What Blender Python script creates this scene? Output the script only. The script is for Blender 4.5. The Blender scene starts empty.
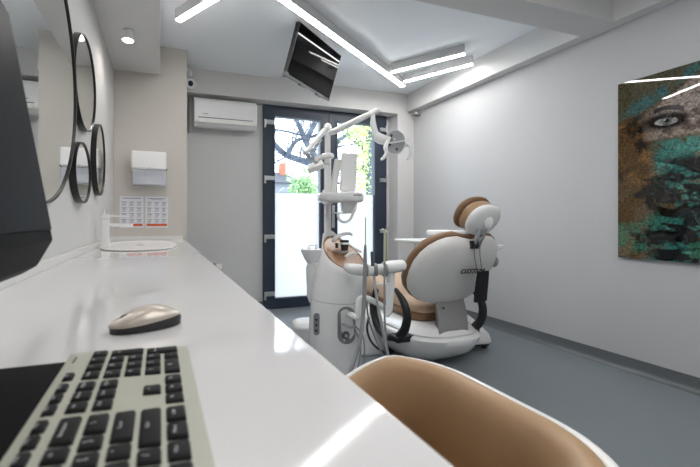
import bpy, bmesh, math, random
import numpy as np
from mathutils import Vector, Matrix, noise as mnoise
random.seed(7)
SC = bpy.context.scene
COL = SC.collection
PI = math.pi
# ------------------------------------------------------------------ camera model (700x467)
FPX, CX, CY, EYE = 356.0, 271.0, 220.0, 0.97
PS = math.atan(110 / 356)
FW = Vector((math.sin(PS), math.cos(PS), 0)); RT = Vector((math.cos(PS), -math.sin(PS), 0)); UP = Vector((0, 0, 1))
EYEP = Vector((0, 0, EYE))
def ray(u, v): return FW + RT * ((u - CX) / FPX) + UP * ((CY - v) / FPX)
def at(u, v, t): return EYEP + ray(u, v) * t                       # point at depth t
def atx(u, v, x): d = ray(u, v); return EYEP + d * (x / d.x)
def aty(u, v, y): d = ray(u, v); return EYEP + d * (y / d.y)
def atz(u, v, z): d = ray(u, v); return EYEP + d * ((z - EYE) / d.z)

# ------------------------------------------------------------------ materials
def s2l(c):
    c = c / 255.0
    return c / 12.92 if c <= 0.04045 else ((c + 0.055) / 1.055) ** 2.4
def rgb(r, g, b): return (s2l(r), s2l(g), s2l(b), 1)
def mat(name, col, rough=0.5, metal=0.0, spec=0.5, coat=0.0, emit=None, es=0.0, var=0.0, vscale=8.0, bump=0.0, bscale=60.0, alpha=1):
    m = bpy.data.materials.new(name); m.use_nodes = True
    nt = m.node_tree; b = nt.nodes['Principled BSDF']
    b.inputs['Base Color'].default_value = col
    b.inputs['Roughness'].default_value = rough
    b.inputs['Metallic'].default_value = metal
    b.inputs['Specular IOR Level'].default_value = spec
    b.inputs['Coat Weight'].default_value = coat
    b.inputs['Coat Roughness'].default_value = 0.04
    if emit:
        b.inputs['Emission Color'].default_value = emit
        b.inputs['Emission Strength'].default_value = es
    if alpha < 1: b.inputs['Alpha'].default_value = alpha
    tc = nt.nodes.new('ShaderNodeTexCoord')
    if var > 0:
        n = nt.nodes.new('ShaderNodeTexNoise'); n.inputs['Scale'].default_value = vscale; n.inputs['Detail'].default_value = 5
        nt.links.new(tc.outputs['Object'], n.inputs['Vector'])
        r = nt.nodes.new('ShaderNodeValToRGB')
        r.color_ramp.elements[0].position = 0.3; r.color_ramp.elements[1].position = 0.7
        r.color_ramp.elements[0].color = tuple(c * (1 - var) for c in col[:3]) + (1,)
        r.color_ramp.elements[1].color = tuple(min(1, c * (1 + var)) for c in col[:3]) + (1,)
        nt.links.new(n.outputs['Fac'], r.inputs['Fac']); nt.links.new(r.outputs['Color'], b.inputs['Base Color'])
    if bump > 0:
        n2 = nt.nodes.new('ShaderNodeTexNoise'); n2.inputs['Scale'].default_value = bscale; n2.inputs['Detail'].default_value = 3
        nt.links.new(tc.outputs['Object'], n2.inputs['Vector'])
        bp = nt.nodes.new('ShaderNodeBump'); bp.inputs['Strength'].default_value = bump; bp.inputs['Distance'].default_value = 0.003
        nt.links.new(n2.outputs['Fac'], bp.inputs['Height']); nt.links.new(bp.outputs['Normal'], b.inputs['Normal'])
    return m
M = {}
M['wall_r'] = mat('wall paint cool', rgb(192, 192, 193), 0.75, var=0.01, vscale=3, bump=0.05, bscale=120)
M['wall_l'] = mat('wall paint white', rgb(206, 205, 204), 0.7, var=0.01, vscale=3, bump=0.05, bscale=120)
M['wall_p'] = mat('wall paint greige', rgb(203, 198, 191), 0.75, var=0.01, vscale=3, bump=0.05, bscale=120)
M['wall_b'] = mat('wall paint grey', rgb(204, 204, 204), 0.75, var=0.01, vscale=3, bump=0.05, bscale=120)
M['ceil'] = mat('ceiling paint', rgb(240, 244, 247), 0.8, var=0.01, vscale=2)
M['beam'] = mat('beam paint', rgb(214, 213, 212), 0.75, var=0.01, vscale=2)
M['floor'] = mat('speckled vinyl', rgb(122, 130, 135), 0.3, var=0.09, vscale=160, bump=0.05, bscale=200)
M['skirt'] = mat('vinyl skirting', rgb(98, 102, 104), 0.4, var=0.06, vscale=120)
M['counter'] = mat('gloss white worktop', rgb(220, 219, 220), 0.07, spec=0.5, coat=0.4, var=0.008, vscale=4)
M['upstand'] = mat('white upstand', rgb(228, 227, 225), 0.25, var=0.008, vscale=4)
M['white'] = mat('white plastic', rgb(240, 240, 240), 0.28, var=0.01, vscale=6)
M['enamel'] = mat('white enamel', rgb(242, 242, 242), 0.2, coat=0.3, var=0.01, vscale=6)
M['offwhite'] = mat('offwhite shell', rgb(236, 234, 231), 0.33, var=0.01, vscale=6)
M['tan'] = mat('tan leather', rgb(170, 138, 104), 0.38, var=0.05, vscale=10, bump=0.1, bscale=300)
M['brown'] = mat('brown leather', rgb(134, 102, 74), 0.4, var=0.05, vscale=10, bump=0.1, bscale=300)
M['beige'] = mat('beige leather', rgb(206, 178, 152), 0.45, var=0.03, vscale=10, bump=0.1, bscale=300)
M['tanplastic'] = mat('bronze plastic', rgb(160, 122, 92), 0.3, var=0.03, vscale=10)
M['black'] = mat('black plastic', rgb(26, 26, 28), 0.42, var=0.1, vscale=30)
M['cloth'] = mat('black cloth', rgb(30, 29, 31), 0.85, var=0.15, vscale=40, bump=0.3, bscale=90)
M['case'] = mat('black monitor case', rgb(12, 12, 13), 0.6, spec=0.12, var=0.1, vscale=30)
M['key'] = mat('black key', rgb(26, 26, 28), 0.55, spec=0.2, var=0.05, vscale=90)
M['legend'] = mat('key legend', rgb(190, 190, 195), 0.6, var=0.01)
M['kbody'] = mat('champagne body', rgb(174, 175, 162), 0.38, var=0.02, vscale=50)
M['mouse'] = mat('champagne satin', rgb(196, 186, 176), 0.28, metal=0.35, var=0.02, vscale=20)
M['screen'] = mat('dark screen', rgb(20, 22, 28), 0.45, spec=0.08, var=0.05, vscale=3)
M['tvglass'] = mat('tv glass', rgb(6, 6, 7), 0.05, spec=0.16, var=0.05, vscale=3)
M['frame'] = mat('slate door frame', rgb(44, 55, 72), 0.42, var=0.04, vscale=30, bump=0.05, bscale=200)
M['alu'] = mat('brushed aluminium', rgb(190, 193, 196), 0.35, metal=0.7, var=0.03, vscale=40)
M['chrome'] = mat('chrome', rgb(215, 216, 218), 0.12, metal=1.0, var=0.02, vscale=10)
M['grey'] = mat('grey plastic', rgb(140, 141, 143), 0.4, var=0.03, vscale=20)
M['hose'] = mat('grey hose', rgb(150, 152, 154), 0.45, var=0.04, vscale=60)
M['support'] = mat('grey painted metal', rgb(158, 157, 156), 0.3, metal=0.25, var=0.02, vscale=20)
M['dgrey'] = mat('dark grey plastic', rgb(84, 85, 88), 0.4, var=0.03, vscale=20)
M['palegreen'] = mat('pale green tube', rgb(205, 212, 170), 0.4, var=0.03, vscale=20)
M['mirrorf'] = mat('black mirror frame', rgb(22, 21, 21), 0.35, var=0.05, vscale=30)
M['mirror'] = mat('mirror glass', rgb(235, 238, 238), 0.01, metal=1.0, var=0.002)
M['paper'] = mat('paper', rgb(226, 226, 230), 0.6, var=0.01, vscale=20)
M['ink'] = mat('print ink', rgb(112, 116, 140), 0.6, var=0.15, vscale=60)
M['orange'] = mat('orange red ink', rgb(206, 88, 40), 0.6, var=0.05, vscale=30)
M['smoke'] = mat('clear dispenser plastic', rgb(226, 230, 240), 0.12, var=0.03, vscale=20, alpha=0.5)
M['led'] = mat('led diffuser', (1, 1, 1, 1), 0.5, emit=(1.0, 0.985, 0.965, 1), es=20.0)
M['spot'] = mat('spot lens', (1, 1, 1, 1), 0.5, emit=(1.0, 0.9, 0.78, 1), es=9.0)
M['ledbody'] = mat('white led profile', rgb(205, 205, 206), 0.5, var=0.01)
M['dkblue'] = mat('dark blue lens', rgb(34, 42, 72), 0.2, var=0.05)
M['bark'] = mat('bark', rgb(84, 90, 102), 0.9, var=0.3, vscale=6, bump=0.5, bscale=20)
M['leafy'] = mat('yellow green leaf', rgb(186, 210, 120), 0.6, var=0.25, vscale=2)
M['leafg'] = mat('green leaf', rgb(140, 172, 120), 0.6, var=0.3, vscale=2)
M['roof'] = mat('slate roof', rgb(50, 52, 60), 0.8, var=0.15, vscale=5)
M['housew'] = mat('house render', rgb(120, 124, 130), 0.8, var=0.05, vscale=2)
M['brick'] = mat('brick', rgb(150, 92, 72), 0.9, var=0.15, vscale=10)
M['ground'] = mat('paving', rgb(175, 178, 180), 0.8, var=0.1, vscale=3)
M['wood'] = mat('wood', rgb(150, 110, 70), 0.5, var=0.2, vscale=30)

def glass_clear():
    m = bpy.data.materials.new('clear glass'); m.use_nodes = True; nt = m.node_tree
    nt.nodes.remove(nt.nodes['Principled BSDF']); out = nt.nodes['Material Output']
    t = nt.nodes.new('ShaderNodeBsdfTransparent'); t.inputs['Color'].default_value = (0.95, 0.98, 1, 1)
    g = nt.nodes.new('ShaderNodeBsdfGlossy'); g.inputs['Roughness'].default_value = 0.02
    f = nt.nodes.new('ShaderNodeFresnel'); f.inputs['IOR'].default_value = 1.35
    x = nt.nodes.new('ShaderNodeMixShader')
    nt.links.new(f.outputs[0], x.inputs[0]); nt.links.new(t.outputs[0], x.inputs[1]); nt.links.new(g.outputs[0], x.inputs[2])
    nt.links.new(x.outputs[0], out.inputs['Surface']); return m
def glass_frost():
    m = bpy.data.materials.new('frosted film'); m.use_nodes = True; nt = m.node_tree
    nt.nodes.remove(nt.nodes['Principled BSDF']); out = nt.nodes['Material Output']
    t = nt.nodes.new('ShaderNodeBsdfTranslucent'); t.inputs['Color'].default_value = (0.68, 0.685, 0.69, 1)
    d = nt.nodes.new('ShaderNodeBsdfDiffuse'); d.inputs['Color'].default_value = (0.85, 0.9, 0.95, 1)
    n = nt.nodes.new('ShaderNodeTexNoise'); n.inputs['Scale'].default_value = 40
    mp = nt.nodes.new('ShaderNodeMapRange'); mp.inputs['To Min'].default_value = 0.2; mp.inputs['To Max'].default_value = 0.26
    nt.links.new(n.outputs['Fac'], mp.inputs['Value'])
    x = nt.nodes.new('ShaderNodeMixShader')
    nt.links.new(mp.outputs[0], x.inputs[0])
    nt.links.new(t.outputs[0], x.inputs[1]); nt.links.new(d.outputs[0], x.inputs[2])
    nt.links.new(x.outputs[0], out.inputs['Surface']); return m
M['glass'] = glass_clear(); M['frost'] = glass_frost()

# ------------------------------------------------------------------ mesh builder
def frame_of(d):
    d = d.normalized(); a = Vector((0, 0, 1)) if abs(d.z) < 0.95 else Vector((1, 0, 0))
    x = d.cross(a).normalized(); y = x.cross(d).normalized(); return x, y
class MB:
    def __init__(s): s.bm = bmesh.new(); s.flat = False
    def box(s, x0, x1, y0, y1, z0, z1, bev=0.0, seg=2, mtx=None):
        t = bmesh.new(); bmesh.ops.create_cube(t, size=1)
        for v in t.verts: v.co = Vector(((x0 + x1) / 2 + v.co.x * (x1 - x0), (y0 + y1) / 2 + v.co.y * (y1 - y0), (z0 + z1) / 2 + v.co.z * (z1 - z0)))
        s.flat = True
        if bev > 0: bmesh.ops.bevel(t, geom=list(t.edges), offset=bev, segments=seg, profile=0.5, affect='EDGES')
        if mtx is not None: bmesh.ops.transform(t, matrix=mtx, verts=t.verts)
        s.add(t); return s
    def add(s, t):
        me = bpy.data.meshes.new('tmp'); t.to_mesh(me); t.free(); s.bm.from_mesh(me); bpy.data.meshes.remove(me)
    def loft(s, rings, closed=True, cap0=True, cap1=True, wrap=False):
        vs = [[s.bm.verts.new(p) for p in r] for r in rings]
        n = len(rings[0]); m = len(vs)
        for i in range(m if wrap else m - 1):
            a, b = vs[i], vs[(i + 1) % m]
            for j in range(n if closed else n - 1):
                k = (j + 1) % n
                try: s.bm.faces.new((a[j], a[k], b[k], b[j]))
                except ValueError: pass
        if closed and not wrap:
            if cap0: s.bm.faces.new(vs[0][::-1])
            if cap1: s.bm.faces.new(vs[-1])
        return s
    def cyl(s, p0, p1, r0, r1=None, seg=20):
        p0, p1 = Vector(p0), Vector(p1); r1 = r0 if r1 is None else r1
        x, y = frame_of(p1 - p0)
        f = lambda p, r: [p + x * r * math.cos(2 * PI * i / seg) + y * r * math.sin(2 * PI * i / seg) for i in range(seg)]
        return s.loft([f(p0, r0), f(p1, r1)])
    def tube(s, pts, r, seg=12, res=6, smooth=True, flat=1.0):
        pts = [Vector(p) for p in pts]; rs = r if isinstance(r, (list, tuple)) else [r] * len(pts)
        if smooth and len(pts) > 2:
            q, rr = [], []
            for i in range(len(pts) - 1):
                p0 = pts[max(i - 1, 0)]; p1 = pts[i]; p2 = pts[i + 1]; p3 = pts[min(i + 2, len(pts) - 1)]
                for k in range(res):
                    t = k / res
                    q.append(0.5 * ((2 * p1) + (p2 - p0) * t + (2 * p0 - 5 * p1 + 4 * p2 - p3) * t * t + (3 * p1 - p0 - 3 * p2 + p3) * t ** 3))
                    rr.append(rs[i] * (1 - t) + rs[i + 1] * t)
            q.append(pts[-1]); rr.append(rs[-1]); pts, rs = q, rr
        rings = []; px = None
        for i, p in enumerate(pts):
            d = (pts[min(i + 1, len(pts) - 1)] - pts[max(i - 1, 0)]).normalized()
            if px is None: px, py = frame_of(d)
            else:
                px = (px - d * px.dot(d)).normalized(); py = px.cross(d).normalized()
            rings.append([p + px * rs[i] * math.cos(2 * PI * k / seg) + py * rs[i] * flat * math.sin(2 * PI * k / seg) for k in range(seg)])
        return s.loft(rings)
    def lathe(s, prof, c=(0, 0, 0), seg=32, sx=1.0, sy=1.0, cap0=True, cap1=True):
        c = Vector(c)
        return s.loft([[c + Vector((sx * r * math.cos(2 * PI * i / seg), sy * r * math.sin(2 * PI * i / seg), z)) for i in range(seg)] for r, z in prof], cap0=cap0, cap1=cap1)
    def ell(s, c, rx, ry, rz, seg=24, mtx=None):
        t = bmesh.new(); bmesh.ops.create_uvsphere(t, u_segments=seg, v_segments=seg // 2, radius=1)
        mm = Matrix.Translation(Vector(c)) @ (mtx if mtx is not None else Matrix()) @ Matrix.Diagonal((rx, ry, rz, 1))
        bmesh.ops.transform(t, matrix=mm, verts=t.verts); s.add(t); return s
    def prism(s, poly, fn0, fn1):
        return s.loft([[fn0(*p) for p in poly], [fn1(*p) for p in poly]])
    def build(s, name, m, parent=None, local=False, angle=35, xf=None, bev=0.0, sub=0):
        bmesh.ops.recalc_face_normals(s.bm, faces=s.bm.faces)
        if xf is not None: bmesh.ops.transform(s.bm, matrix=xf, verts=s.bm.verts)
        me = bpy.data.meshes.new(name)
        off = Vector((0, 0, 0))
        if parent is not None and not local:
            p = parent
            while p is not None: off += p.location; p = p.parent
        for v in s.bm.verts: v.co -= off
        s.bm.to_mesh(me); s.bm.free()
        for p in me.polygons: p.use_smooth = True
        me.set_sharp_from_angle(angle=math.radians(angle))
        me.materials.append(m)
        o = bpy.data.objects.new(name, me); COL.objects.link(o)
        if parent is not None: o.parent = parent
        if bev > 0:
            s.flat = True
            b = o.modifiers.new('bevel', 'BEVEL'); b.width = bev; b.segments = 3; b.limit_method = 'ANGLE'
        if s.flat:
            b = o.modifiers.new('weighted', 'WEIGHTED_NORMAL'); b.keep_sharp = True; b.weight = 90
        if sub:
            b = o.modifiers.new('sub', 'SUBSURF'); b.levels = sub; b.render_levels = sub
        return o
def thing(name, label, cat, loc=(0, 0, 0), group=None):
    o = bpy.data.objects.new(name, None); COL.objects.link(o); o.location = loc; o.empty_display_size = 0.05
    return tag(o, label, cat, group)
def tag(o, label, cat, group=None, kind=None):
    o['label'] = label; o['category'] = cat
    if group: o['group'] = group
    if kind: o['kind'] = kind
    return o
def struct(o, label=None):
    o['kind'] = 'structure'
    if label: o['label'] = label
    return o
def text_mesh(txt, size, ext, name, m, parent, mtx, shear=0.0, bold=0.0):
    cu = bpy.data.curves.new(name, 'FONT'); cu.body = txt; cu.size = size; cu.extrude = ext; cu.align_x = 'CENTER'; cu.align_y = 'CENTER'; cu.shear = shear; cu.offset = bold
    cu.resolution_u = 2
    to = bpy.data.objects.new('t', cu); COL.objects.link(to)
    dg = bpy.context.evaluated_depsgraph_get()
    me = bpy.data.meshes.new_from_object(to.evaluated_get(dg)); bpy.data.objects.remove(to)
    me.transform(mtx); me.name = name; me.materials.clear(); me.materials.append(m)
    o = bpy.data.objects.new(name, me); COL.objects.link(o); o.parent = parent
    return o

# ------------------------------------------------------------------ room dimensions
XL, XR, YB, YF, YN, H = -0.373, 2.885, 3.73, 3.56, -1.6, 2.46
YP, XP = 3.20, 0.218          # pier front and side
SOF = 2.217                   # soffit and beam underside
struct(MB().box(XL - .2, XR + .2, YN - .2, YB + .15, -.1, 0).build('floor', M['floor']), 'grey blue speckled vinyl floor')
struct(MB().box(XL - .2, XR + .2, YN - .2, YB + .25, H, H + .12).build('ceiling', M['ceil']), 'pale blue white ceiling')
struct(MB().box(XL - .15, XL, YN, YB + .2, 0, H).build('wall_left', M['wall_l']), 'white wall hung with the oval mirrors')
struct(MB().box(XR, XR + .15, YN, YB + .2, 0, H).build('wall_right', M['wall_r']), 'plain light grey wall behind the dental chair')
struct(MB().box(XL, XR, YN - .15, YN, 0, H).build('wall_near', M['wall_r']))
DX0, DX1, DH = 1.057, 2.603, 2.22
w = MB(); w.box(XL, DX0, YB, YB + .2, 0, H); w.box(DX1, XR, YB, YB + .2, 0, H); w.box(DX0, DX1, YB, YB + .2, DH, H)
struct(w.build('wall_back', M['wall_b']), 'grey wall around the glass doors')
struct(MB().box(XL, XP, YP, YB, 0, H).build('wall_pier', M['wall_p']), 'beige pier wall behind the sink')
struct(MB().box(XL, -.005, YN, YP, SOF, H).build('ceiling_soffit', M['beam']), 'lowered white soffit above the worktop')
struct(MB().box(XP, 2.66, YF, YB, SOF + .005, H).build('trim_1', M['beam']), 'lintel beam above the doors')
struct(MB().box(2.79, XR, YN, YF, 2.25, H).build('trim_2', M['beam']), 'long beam along the right wall')
struct(MB().box(-.005, 2.79, 1.545, 1.735, 2.25, H).build('trim_3', M['beam']), 'cross beam under the ceiling')
cm = MB(); cm.box(2.66, XR, YF, YB, 0, H)
struct(cm.build('trim_4', M['beam']), 'boxed column beside the right door')
# coved skirting
def skirt(name, pts, nrm):
    rings = []
    prof = [(0, .085), (.006, .085), (.008, .03), (.014, .013), (.03, .002), (.05, .0005), (0, .0005)]
    for p, n in zip(pts, nrm): rings.append([Vector((p[0] + n[0] * a, p[1] + n[1] * a, z)) for a, z in prof])
    struct(MB().loft(rings).build(name, M['skirt'], angle=50))
skirt('baseboard_right', [(XR, YN), (XR, YF)], [(-1, 0), (-1, 0)])
skirt('baseboard_back', [(XP, YB), (DX0, YB)], [(0, -1), (0, -1)])
skirt('baseboard_column', [(2.66, YF), (XR, YF)], [(0, -1), (0, -1)])

# ------------------------------------------------------------------ doors
def door(n, x0, x1, gx0, gx1, hinge_side, lab):
    fr = MB(); yA, yB_ = YB - .035, YB + .035
    G0, G1 = .116, 2.10
    fr.box(x0, gx0, yA, yB_, 0, DH, .004); fr.box(gx1, x1, yA, yB_, 0, DH, .004)
    fr.box(gx0 - .004, gx1 + .004, yA, yB_, 0, G0, .004); fr.box(gx0 - .004, gx1 + .004, yA, yB_, G1, DH, .004)
    # glazing bead ridges
    for a, b, c, d in ((gx0 - .02, gx0, G0, G1), (gx1, gx1 + .02, G0, G1), (gx0 - .02, gx1 + .02, G0 - .02, G0), (gx0 - .02, gx1 + .02, G1, G1 + .02)):
        fr.box(a, b, yA - .008, yA + .01, c, d, .003)
    f = struct(fr.build('door_%d' % n, M['frame']), lab)
    MB().box(gx0 - .002, gx1 + .002, YB - .004, YB + .004, 1.27, G1 + .002).build('clear_pane', M['glass'], f)
    MB().box(gx0 - .002, gx1 + .002, YB - .004, YB + .004, G0, 1.27).build('frosted_pane', M['frost'], f)
    for z in (.18, .80, 1.435, 2.04) if hinge_side < 0 else (.845, 1.455, 2.06):
        hb = MB()
        if hinge_side < 0: hb.box(x0 + .005, x0 + .125, yA - .022, yA + .002, z - .035, z + .012, .004); hb.cyl((x0 + .012, yA - .02, z - .07), (x0 + .012, yA - .02, z + .012), .012)
        else: hb.box(x1 - .10, x1 + .005, yA - .022, yA + .002, z - .03, z + .015, .004); hb.cyl((x1 - .012, yA - .02, z - .03), (x1 - .012, yA - .02, z + .045), .012)
        hb.build('hinge', M['alu'], f)
    return f
d1 = door(1, DX0, 1.832, 1.186, 1.726, -1, 'left glazed leaf with four light hinges')
d2 = door(2, 1.836, DX1, 1.942, 2.436, 1, 'right glazed leaf carrying the lever handle')
hp = MB().box(1.868, 1.905, YB - .052, YB - .034, .88, 1.14, .006).build('handle_plate', M['alu'], d2)
hd = MB(); hd.cyl((1.887, YB - .05, 1.05), (1.887, YB - .085, 1.05), .009); hd.tube([(1.887, YB - .085, 1.05), (1.93, YB - .09, 1.05), (2.03, YB - .085, 1.05)], .009)
hd.build('lever', M['alu'], hp)

# ------------------------------------------------------------------ worktop with upstand
ZC = .805
ct = thing('worktop', 'long glossy white worktop running under the mirrors to the beige pier', 'worktop', (0, .8, 0))
MB().box(XL + .001, .189, -.9, YP - .001, ZC - .04, ZC, .003, 3).build('top', M['counter'], ct)
u = MB(); u.box(XL + .001, XL + .013, -.9, YP - .001, ZC, ZC + .034, .002); u.box(XL + .013, .180, YP - .013, YP - .001, ZC, ZC + .03, .002)
u.build('upstand', M['upstand'], ct)
MB().box(XL + .001, -.02, -.9, YP - .001, 0, ZC - .04).build('cupboard_base', M['white'], ct)
MB().box(-.02, .165, YP - .45, YP - .001, 0, ZC - .04).build('side_panel', M['white'], ct)

# sink with low rim
sk = thing('sink', 'oval white countertop basin with a low rim at the pier end', 'sink', (-.125, 2.42, ZC))
c0 = Vector((-.125, 2.42, ZC)); a, b = .225, .42
def oval(k, z, n=48): return [c0 + Vector((a * k * math.copysign(abs(math.cos(t)) ** .85, math.cos(t)), b * k * math.copysign(abs(math.sin(t)) ** .85, math.sin(t)), z)) for t in [2 * PI * i / n for i in range(n)]]
MB().loft([oval(.98, .0005), oval(1.0, .003), oval(1.0, .008), oval(.99, .010), oval(.975, .010), oval(.965, .008), oval(.93, .004), oval(.6, .003), oval(.1, .002)]).build('basin', M['upstand'], sk, angle=60)
MB().cyl(c0 + Vector((0, 0, .001)), c0 + Vector((0, 0, .008)), .022).build('drain', M['chrome'], sk)
# faucet
fp = Vector((-.318, 2.335, ZC))
fc = thing('faucet', 'tall white lever faucet standing beside the sink', 'faucet', fp)
m_ = MB(); m_.box(fp.x - .022, fp.x + .022, fp.y - .022, fp.y + .022, ZC + .0005, ZC + .165, .006, 3); m_.build('body', M['white'], fc)
MB().box(fp.x, fp.x + .155, fp.y - .016, fp.y + .016, ZC + .125, ZC + .145, .005).build('spout', M['white'], fc)
lv = MB().box(fp.x - .022, fp.x + .022, fp.y - .022, fp.y + .022, ZC + .168, ZC + .2, .006, 3).build('lever', M['white'], fc)
MB().box(fp.x, fp.x + .14, fp.y - .010, fp.y + .010, ZC + .183, ZC + .193, .003).build('lever_arm', M['white'], lv)
MB().tube([(fp.x - .01, fp.y, ZC + .198), (fp.x - .01, fp.y, ZC + .23)], [.008, .004]).build('pin', M['white'], fc)

# ------------------------------------------------------------------ mirrors
def mirror(name, label, yc, zc, ry, rz, rot=0.0, egg=0.0, dep=.03):
    t = thing(name, label, 'mirror', (XL, yc, zc), 'black framed wall mirrors')
    def ring(k, x, n=64):
        out = []
        for i in range(n):
            q = 2 * PI * i / n; y = (ry + k) * math.cos(q); z = (rz + k) * math.sin(q) * (1 + egg * math.cos(q))
            y2 = y * math.cos(rot) - z * math.sin(rot); z2 = y * math.sin(rot) + z * math.cos(rot)
            out.append(Vector((x, yc + y2, zc + z2)))
        return out
    MB().loft([ring(0, XL + .001), ring(0, XL + dep), ring(-.007, XL + dep), ring(-.007, XL + .001)], wrap=True).build('frame', M['mirrorf'], t, angle=40)
    MB().loft([ring(-.0065, XL + .004), ring(-.0065, XL + dep - .006)]).build('glass', M['mirror'], t)
    return t
mirror('oval_mirror', 'largest black framed mirror, partly behind the monitor', 1.245, 1.47, .455, .45)
mirror('oval_mirror', 'tall upper oval mirror touching the largest mirror', 1.925, 1.63, .25, .225, 0.25)
mirror('oval_mirror', 'smallest black framed mirror, low on the wall', 1.855, 1.19, .175, .142)
mirror('oval_mirror', 'black framed mirror nearest the beige pier', 2.345, 1.33, .175, .215, -.15)

# ------------------------------------------------------------------ towel dispenser and posters on the pier
td = thing('towel_dispenser', 'white paper towel dispenser with clear bottom on the beige pier', 'dispenser', (-.09, YP, 1.22))
x0, x1 = -.232, .045
MB().box(x0, x1, YP - .12, YP - .001, 1.385, 1.535, .016, 4).build('cover', M['white'], td)
q = MB(); q.box(x0 + .005, x1 - .005, YP - .11, YP - .001, 1.255, 1.384, .014, 4); q.build('clear_tray', M['smoke'], td)
MB().box(x0 + .05, x1 - .05, YP - .1, YP - .02, 1.27, 1.33, .01).build('paper_towels', M['paper'], td)
MB().box(x1 - .01, x1 + .004, YP - .105, YP - .06, 1.385, 1.402, .002).build('latch', M['dgrey'], td)
MB().box(-.095, -.085, YP - .1225, YP - .119, 1.395, 1.398).build('slot', M['dgrey'], td)
def poster(label, xa, xb, seed):
    t = thing('poster', label, 'poster', ((xa + xb) / 2, YP, .91), 'printed instruction sheets')
    MB().box(xa, xb, YP - .003, YP - .001, .905, 1.17).build('sheet', M['paper'], t)
    rnd = random.Random(seed); k = MB(); yy = YP - .0042
    wq = xb - xa
    k.box(xa + .02, xb - .02, yy, yy + .001, 1.15, 1.155)
    if seed == 2: k.box(xa + .045, xb - .045, yy, yy + .001, 1.141, 1.144)
    for r in range(4):
        for c in range(3):
            cx_ = xa + wq * (.18 + .32 * c); cz = 1.112 - r * .049
            k.box(cx_ - .022, cx_ + .022, yy, yy + .001, cz + .008, cz + .0115)
            for s_ in range(5):
                ang = s_ * 1.257 + rnd.random(); rr = .012
                k.tube([(cx_ + rr * 1.4 * math.cos(ang), yy, cz + rr * math.sin(ang) - .004), (cx_ + rr * .6 * math.cos(ang + 1), yy, cz + rr * .6 * math.sin(ang + 1) - .004), (cx_ + rr * 1.2 * math.cos(ang + 1.6), yy, cz + rr * math.sin(ang + 1.6) - .004)], .0012, 5, 3)
            k.box(cx_ - .022, cx_ + .012, yy, yy + .001, cz - .0215, cz - .019)
    k.build('pictograms', M['ink'], t)
    MB().box(xa + .055 if seed == 1 else xa + .008, xb - .008, yy, yy + .001, .918, .938).build('footer_band', M['orange'], t)
poster('white instruction sheet nearer the mirrors with short orange footer', -.328, -.142, 1)
poster('white instruction sheet right of its twin, full width orange footer', -.126, .058, 2)

# ------------------------------------------------------------------ lamps
def led_bar(label, p0, p1, name='linear_ceiling_light'):
    zb = 2.385; wd = .026
    p0 = Vector((p0[0], p0[1], 0)); p1 = Vector((p1[0], p1[1], 0)); d = (p1 - p0); L = d.length; d.normalize(); mid = (p0 + p1) / 2
    t = thing(name, label, 'ceiling light', (mid.x, mid.y, zb), 'linear lights on the ceiling')
    mt = Matrix.Translation((mid.x, mid.y, 0)) @ Matrix.Rotation(math.atan2(d.y, d.x), 4, 'Z')
    MB().box(-L / 2, L / 2, -wd, wd, zb + .002, H - .0005, .002, mtx=mt).build('housing', M['ledbody'], t)
    MB().box(-L / 2 + .003, L / 2 - .003, -wd + .004, wd - .004, zb - .002, zb + .0025, mtx=mt).build('diffuser', M['led'], t)
led_bar('longest bright ceiling bar running diagonally towards the doors', (.42, 1.965), (2.45, 3.19))
led_bar('short ceiling bar meeting the long bar, farther from the corner', (2.11, 2.92), (2.475, 2.41))
led_bar('short ceiling bar meeting the long bar, nearest the corner', (2.385, 3.085), (2.705, 2.545))
led_bar('short ceiling bar at upper left near the soffit', (.115, 2.615), (.47, 2.06))
led_bar('added fill light bar, unseen behind the near cross beam, out over the worktop end', (.3, .7), (.9, -.9))  # out-of-frame bar added to brighten the near end of the room
led_bar('added fill light bar, unseen behind the near cross beam, farther from the worktop', (1.0, .2), (1.9, -1.3))  # invented bar behind the camera, fills surfaces that face the view
led_bar('added fill light bar, unseen behind the near cross beam, at the middle of the room', (1.25, 1.3), (1.95, .2))  # extra bar put in out of view as more fill on the white chair
def downlight(label, x, y):
    dl = thing('downlight', label, 'ceiling light', (x, y, SOF), 'downlights under the soffit')
    MB().lathe([(.034, .0), (.04, -.004), (.04, -.062), (.036, -.066), (.034, -.062), (.034, -.058)], (x, y, SOF), cap1=False).build('housing', M['white'], dl)
    MB().cyl((x, y, SOF - .06), (x, y, SOF - .054), .034).build('lens', M['spot'], dl)
    L = bpy.data.lights.new('lamp', 'SPOT'); L.energy = 2.2; L.color = (1, .93, .84); L.spot_size = 2.4; L.spot_blend = .8; L.shadow_soft_size = .034
    lo = bpy.data.objects.new('lamp', L); COL.objects.link(lo); lo.parent = dl; lo.location = (0, 0, -.075)
downlight('small round white spot lamp under the soffit', -.208, 2.52)
downlight('added unseen spot lamp under the soffit, brightening the worktop above the keyboard', -.208, 1.1)  # made-up lamp out of frame, lifts the near worktop
downlight('added unseen spot lamp under the soffit nearest the near wall', -.208, -.3)  # another lamp added out of frame for brightness only

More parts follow.
